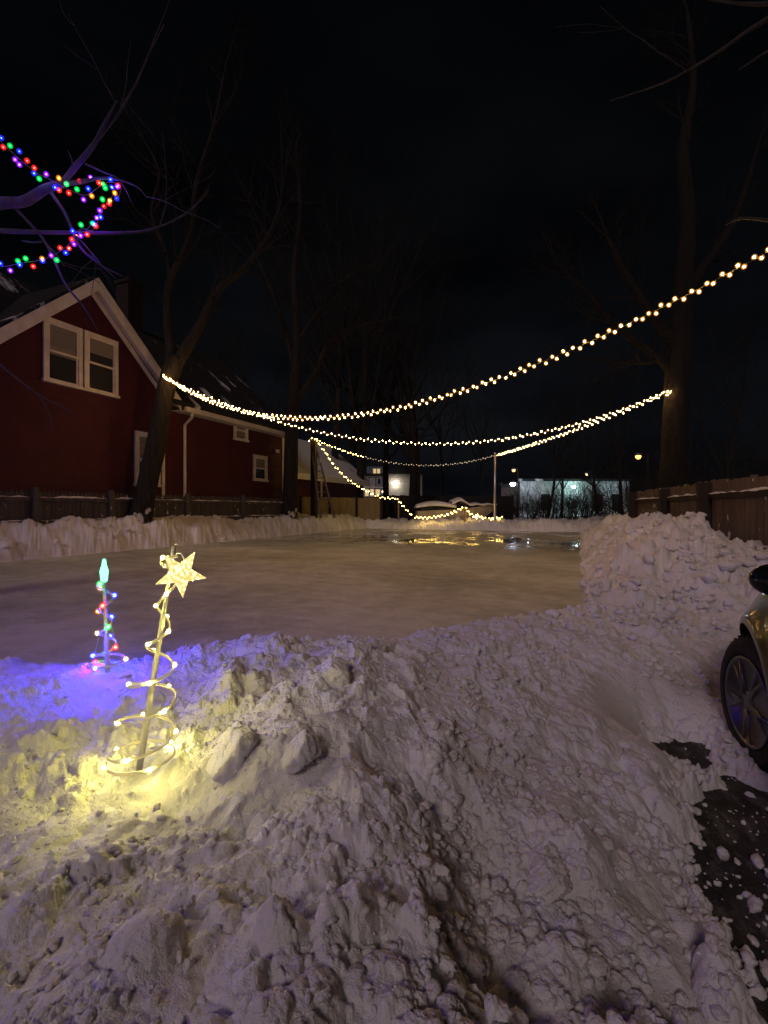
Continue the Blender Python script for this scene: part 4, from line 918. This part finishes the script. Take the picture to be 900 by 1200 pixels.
# ------------------------------------------------------------------ car
def car():
    th = R(90.2); wl = at(901, 825, 2.58)
    fx, fy = 1.36, .80
    loc = Vector((wl.x-(fx*math.cos(th)-fy*math.sin(th)), wl.y-(fx*math.sin(th)+fy*math.cos(th)), 0))
    r_ = thing('parked_car', loc, 'dark bronze car parked at the right edge in the snow', 'car', rz=th)
    paint = mat('bronze_car_paint', (.018,.015,.0125), .28, .3, .5); pb = paint.node_tree.nodes['Principled BSDF']; pb.inputs['Coat Weight'].default_value = .7; pb.inputs['Coat Roughness'].default_value = .05
    black = mat('black_plastic', (.012,.012,.012), .45); rub = varied('tyre_rubber', (.010,.010,.010), (.022,.021,.020), 12, .85, .4, 40); alloy = mat('alloy_rim', (.13,.13,.135), .38, .8)
    WR = .35; arch = .415; xw = (fx, -1.32); HL = 2.15
    def topz(x):
        return float(np.interp(x, [-2.25,-2.1,-1.7,-1.0,0,.75,1.2,1.7,2.0,2.15,2.25], [.75,.98,1.05,1.04,1.02,1.0,.97,.90,.82,.74,.60]))
    def wid(x):
        a = abs(x); return .905*(1-max(0, (a-1.3)/.9)**2.0*.50)
    def sy(x, z):
        zt = topz(x); t = (z-.22)/(zt-.22); b = 1-.10*max(0, (t-.62)/.38)**2-.06*max(0, (.25-t)/.25)**2
        fl = 0
        for xc in xw:
            q_ = math.hypot(x-xc, z-WR); fl += .022*math.exp(-((q_-arch-.03)/.05)**2)
        return wid(x)*b+fl
    xs = sorted(set([round(v, 4) for v in list(np.linspace(-HL, HL, 70))+[xc+arch*math.cos(a) for xc in xw for a in np.linspace(0, math.pi, 25)]]))
    NRW = 14; vs = []; b = MB()
    for side in (1, -1):
        vs = []
        for x in xs:
            lo = .24+.10*max(0, (abs(x)-1.8)/.45)
            for xc in xw:
                if abs(x-xc) < arch: lo = max(lo, WR+math.sqrt(arch**2-(x-xc)**2))
            hi = topz(x)
            for k in range(NRW+1):
                z = lo+(hi-lo)*k/NRW; vs.append((x, side*sy(x, z), z))
        fs = [(i*(NRW+1)+k, (i+1)*(NRW+1)+k, (i+1)*(NRW+1)+k+1, i*(NRW+1)+k+1) for i in range(len(xs)-1) for k in range(NRW)]
        if side > 0: fs = [f[::-1] for f in fs]
        b.add(vs, fs)
    vs = []; W = 10
    for x in xs:
        y = sy(x, topz(x))
        for k in range(W+1):
            t = -1+2*k/W; vs.append((x, y*t, topz(x)+.05*(1-t*t)*(1-(abs(x)/2.3)**6)))
    b.add(vs, [(i*(W+1)+k, (i+1)*(W+1)+k, (i+1)*(W+1)+k+1, i*(W+1)+k+1) for i in range(len(xs)-1) for k in range(W)])
    for x in (xs[0], xs[-1]):
        lo = .34; vs = []
        for k in range(9):
            z = lo+(topz(x)-lo)*k/8; vs += [(x,-sy(x,z),z),(x,sy(x,z),z)]
        b.add(vs, [(2*k,2*k+1,2*k+3,2*k+2) for k in range(8)])
    b.build('body', paint, r_, local=True, smooth=True)
    # greenhouse
    prof = [(-1.95,1.05),(-1.75,1.38),(-1.2,1.55),(-.4,1.60),(.05,1.57),(.35,1.40),(.85,1.03)]
    b = MB(); vs = []
    for (x, z) in prof:
        for s in (-1, 1):
            t = (z-1.02)/.58; vs += [(x,s*(.80-.17*max(0,t)),z),(x,s*.80,1.0)]
    n = len(prof)
    b.add(vs, [(4*i,4*i+2,4*(i+1)+2,4*(i+1)) for i in range(n-1)]+[(4*i+1,4*i,4*(i+1),4*(i+1)+1) for i in range(n-1)]+[(4*i+2,4*i+3,4*(i+1)+3,4*(i+1)+2) for i in range(n-1)])
    b.build('windows', M['glass_dark'], r_, local=True)
    b = MB(); rp = [p for p in prof if p[1] > 1.37]; vs = []
    for (x, z) in rp:
        for k in range(7):
            t = -1+k/3; vs.append((x, t*(.80-.17*(z-1.02)/.58+.006), z+.012+.03*(1-t*t)))
    b.add(vs, [(i*7+k,(i+1)*7+k,(i+1)*7+k+1,i*7+k+1) for i in range(len(rp)-1) for k in range(6)]); b.build('roof', paint, r_, local=True, smooth=True)
    b = MB()
    for s in (-1, 1):
        for (x0, z0, x1, z1) in [(.87,1.02,.05,1.58),(-.35,1.02,-.38,1.60),(-1.45,1.03,-1.3,1.54)]:
            b.tube([(x0,s*.808,z0),(x1,s*(.80-.17*(z1-1.02)/.58+.006),z1)], .03, 6)
    b.build('pillar', black, r_, local=True)
    for xc in xw:
        for s in (1, -1):
            b = MB(); nA = 20   # liner
            vs = []
            for k in range(nA+1):
                a = math.pi*k/nA
                for yy in (.93, .55): vs.append((xc+(arch+.004)*math.cos(a), s*yy if yy < .9 else s*(sy(xc+arch*math.cos(a), max(.3, WR+arch*math.sin(a)))-.004), WR+(arch+.004)*math.sin(a)))
            b.add(vs, [(2*k,2*k+1,2*k+3,2*k+2) for k in range(nA)]); b.add([(xc+arch*math.cos(math.pi*k/nA), s*.55, WR+arch*math.sin(math.pi*k/nA)) for k in range(nA+1)], [tuple(range(nA+1))])
            b.build('wheel_arch', black, r_, local=True)
            w = bpy.data.objects.new('wheel', None); C.objects.link(w); w.parent = r_; w.location = (xc, s*.80, WR); w.rotation_euler = (0, 0, R(9) if xc > 0 else 0)
            Mx = Matrix.Rotation(-s*R(90), 4, 'X')      # lathe z -> outward
            b = MB(); b.lathe([(.235,-.11),(.30,-.115),(.335,-.10),(.348,-.06),(.348,.06),(.337,.092),(.305,.11),(.262,.112),(.240,.10),(.236,.07)], 40, Mx)
            for k in range(40):
                a = 2*math.pi*k/40; b.box(Mx @ Vector((.349*math.cos(a), .349*math.sin(a), 0)), (.012,.012,.15) if False else (.02,.15,.008), Matrix.Rotation(-a if s < 0 else -a, 3, 'Y') @ Matrix.Rotation(R(90), 3, 'Y'))
            b.build('tyre', rub, w, local=True, smooth=False)
            b = MB(); b.lathe([(.242,.10),(.236,.112),(.222,.108),(.214,.08),(.20,-.02),(.19,-.06)], 40, Mx)
            for k in range(5):
                for dv in (-.13, .13):
                    a0 = 2*math.pi*k/5+.3+dv*.35; a1 = 2*math.pi*k/5+.3+dv*1.35
                    pts = [Mx @ Vector((.045*math.cos(a0), .045*math.sin(a0), .092)), Mx @ Vector((.13*math.cos((a0+a1)/2), .13*math.sin((a0+a1)/2), .098)), Mx @ Vector((.222*math.cos(a1), .222*math.sin(a1), .088))]
                    b.tube(pts, [.020,.015,.016], 6)
            b.lathe([(.062,.06),(.06,.095),(.05,.104),(.02,.106)], 20, Mx)
            b.build('rim', alloy, w, local=True, smooth=True)
            b = MB(); b.lathe([(.20,-.03),(.20,-.02)], 24, Mx); b.build('brake_disc', black, w, local=True)
    for s in (1, -1):
        b = MB(); c = Vector((.66, s*.98, 1.10)); g = MB(); g.ball((0,0,0), 1, 14, 10)
        b.add([(c.x+p[0]*.085*(1.15 if p[0] > 0 else .55), c.y+p[1]*.10, c.z+p[2]*.07) for p in g.v], g.f); b.tube([(.72,s*.80,1.03),(.68,s*.9,1.05)], .025, 6)
        mr_ = b.build('mirror', mat('gloss_black', (.008,.008,.008), .12), r_, local=True, smooth=True)
        b = MB(); b.prism([(1.82,s*.72,.66),(2.08,s*.52,.64),(2.03,s*.52,.76),(1.78,s*.70,.80)], (.03,s*.05,0)); b.build('headlight', M['glass_dark'], r_, local=True)
        b = MB(); b.prism([(-2.2,s*.6,.78),(-2.05,s*.78,.78),(-1.95,s*.78,1.0),(-2.1,s*.6,1.0)], (-.03,s*.06,0)); b.build('tail_light', mat('tail_lens', (.15,.01,.01), .2), r_, local=True)
        b = MB(); b.box((-.05,s*.915,.86), (.2,.03,.03)); b.build('door_handle', paint, r_, local=True)
    b = MB(); b.box((0,0,.32), (3.6,1.5,.16)); b.build('underbody', black, r_, local=True)
car()

# ------------------------------------------------------------------ light
w = bpy.data.worlds.new('World'); SC.world = w; w.use_nodes = True; n, l = w.node_tree.nodes, w.node_tree.links
bg = n['Background']; tc = n.new('ShaderNodeTexCoord'); mp = n.new('ShaderNodeMapping'); mp.inputs['Scale'].default_value = (1.2, 1.2, 3.0); l.new(tc.outputs['Generated'], mp.inputs[0])
t = n.new('ShaderNodeTexNoise'); t.inputs['Scale'].default_value = 1.6; t.inputs['Detail'].default_value = 5; l.new(mp.outputs[0], t.inputs['Vector'])
sx = n.new('ShaderNodeSeparateXYZ'); l.new(tc.outputs['Generated'], sx.inputs[0])
rp = ramp(n, l, t.outputs[0], [(.35, (.0010,.0013,.0020)), (.72, (.0060,.0070,.0090))])
rz_ = ramp(n, l, sx.outputs['Z'], [(.0, (1,1,1)), (.30, (.75,.75,.75)), (.75, (.22,.22,.22))])
mx = n.new('ShaderNodeMix'); mx.data_type = 'RGBA'; mx.blend_type = 'MULTIPLY'; mx.inputs['Factor'].default_value = 1; l.new(rp.outputs[0], mx.inputs[6]); l.new(rz_.outputs[0], mx.inputs[7])
l.new(mx.outputs[2], bg.inputs[0]); bg.inputs[1].default_value = 1.0
# one dim warm source: the glow of the town behind the photographer
SUN = bpy.data.lights.new('sun', 'SUN'); SUN.energy = .59; SUN.color = (1, .76, .75); SUN.angle = R(13)
o = bpy.data.objects.new('sun', SUN); C.objects.link(o)
rx0, bk, el = -.34, .85, R(33)
tv = Vector((rx0*ca+bk*sa, rx0*sa-bk*ca, 0)).normalized()*math.cos(el)+Vector((0,0,math.sin(el)))
o.rotation_euler = tv.to_track_quat('Z', 'Y').to_euler()

SC.view_settings.view_transform = 'Standard'; SC.view_settings.look = 'None'; SC.view_settings.exposure = 0; SC.view_settings.gamma = 1; SC.view_settings.use_curve_mapping = False
cy = SC.cycles
cy.use_denoising = True; cy.denoiser = 'OPENIMAGEDENOISE'; cy.use_light_tree = True; cy.sample_clamp_indirect = 2.0; cy.max_bounces = 6; cy.transparent_max_bounces = 24; cy.diffuse_bounces = 3; cy.caustics_reflective = False; cy.caustics_refractive = False
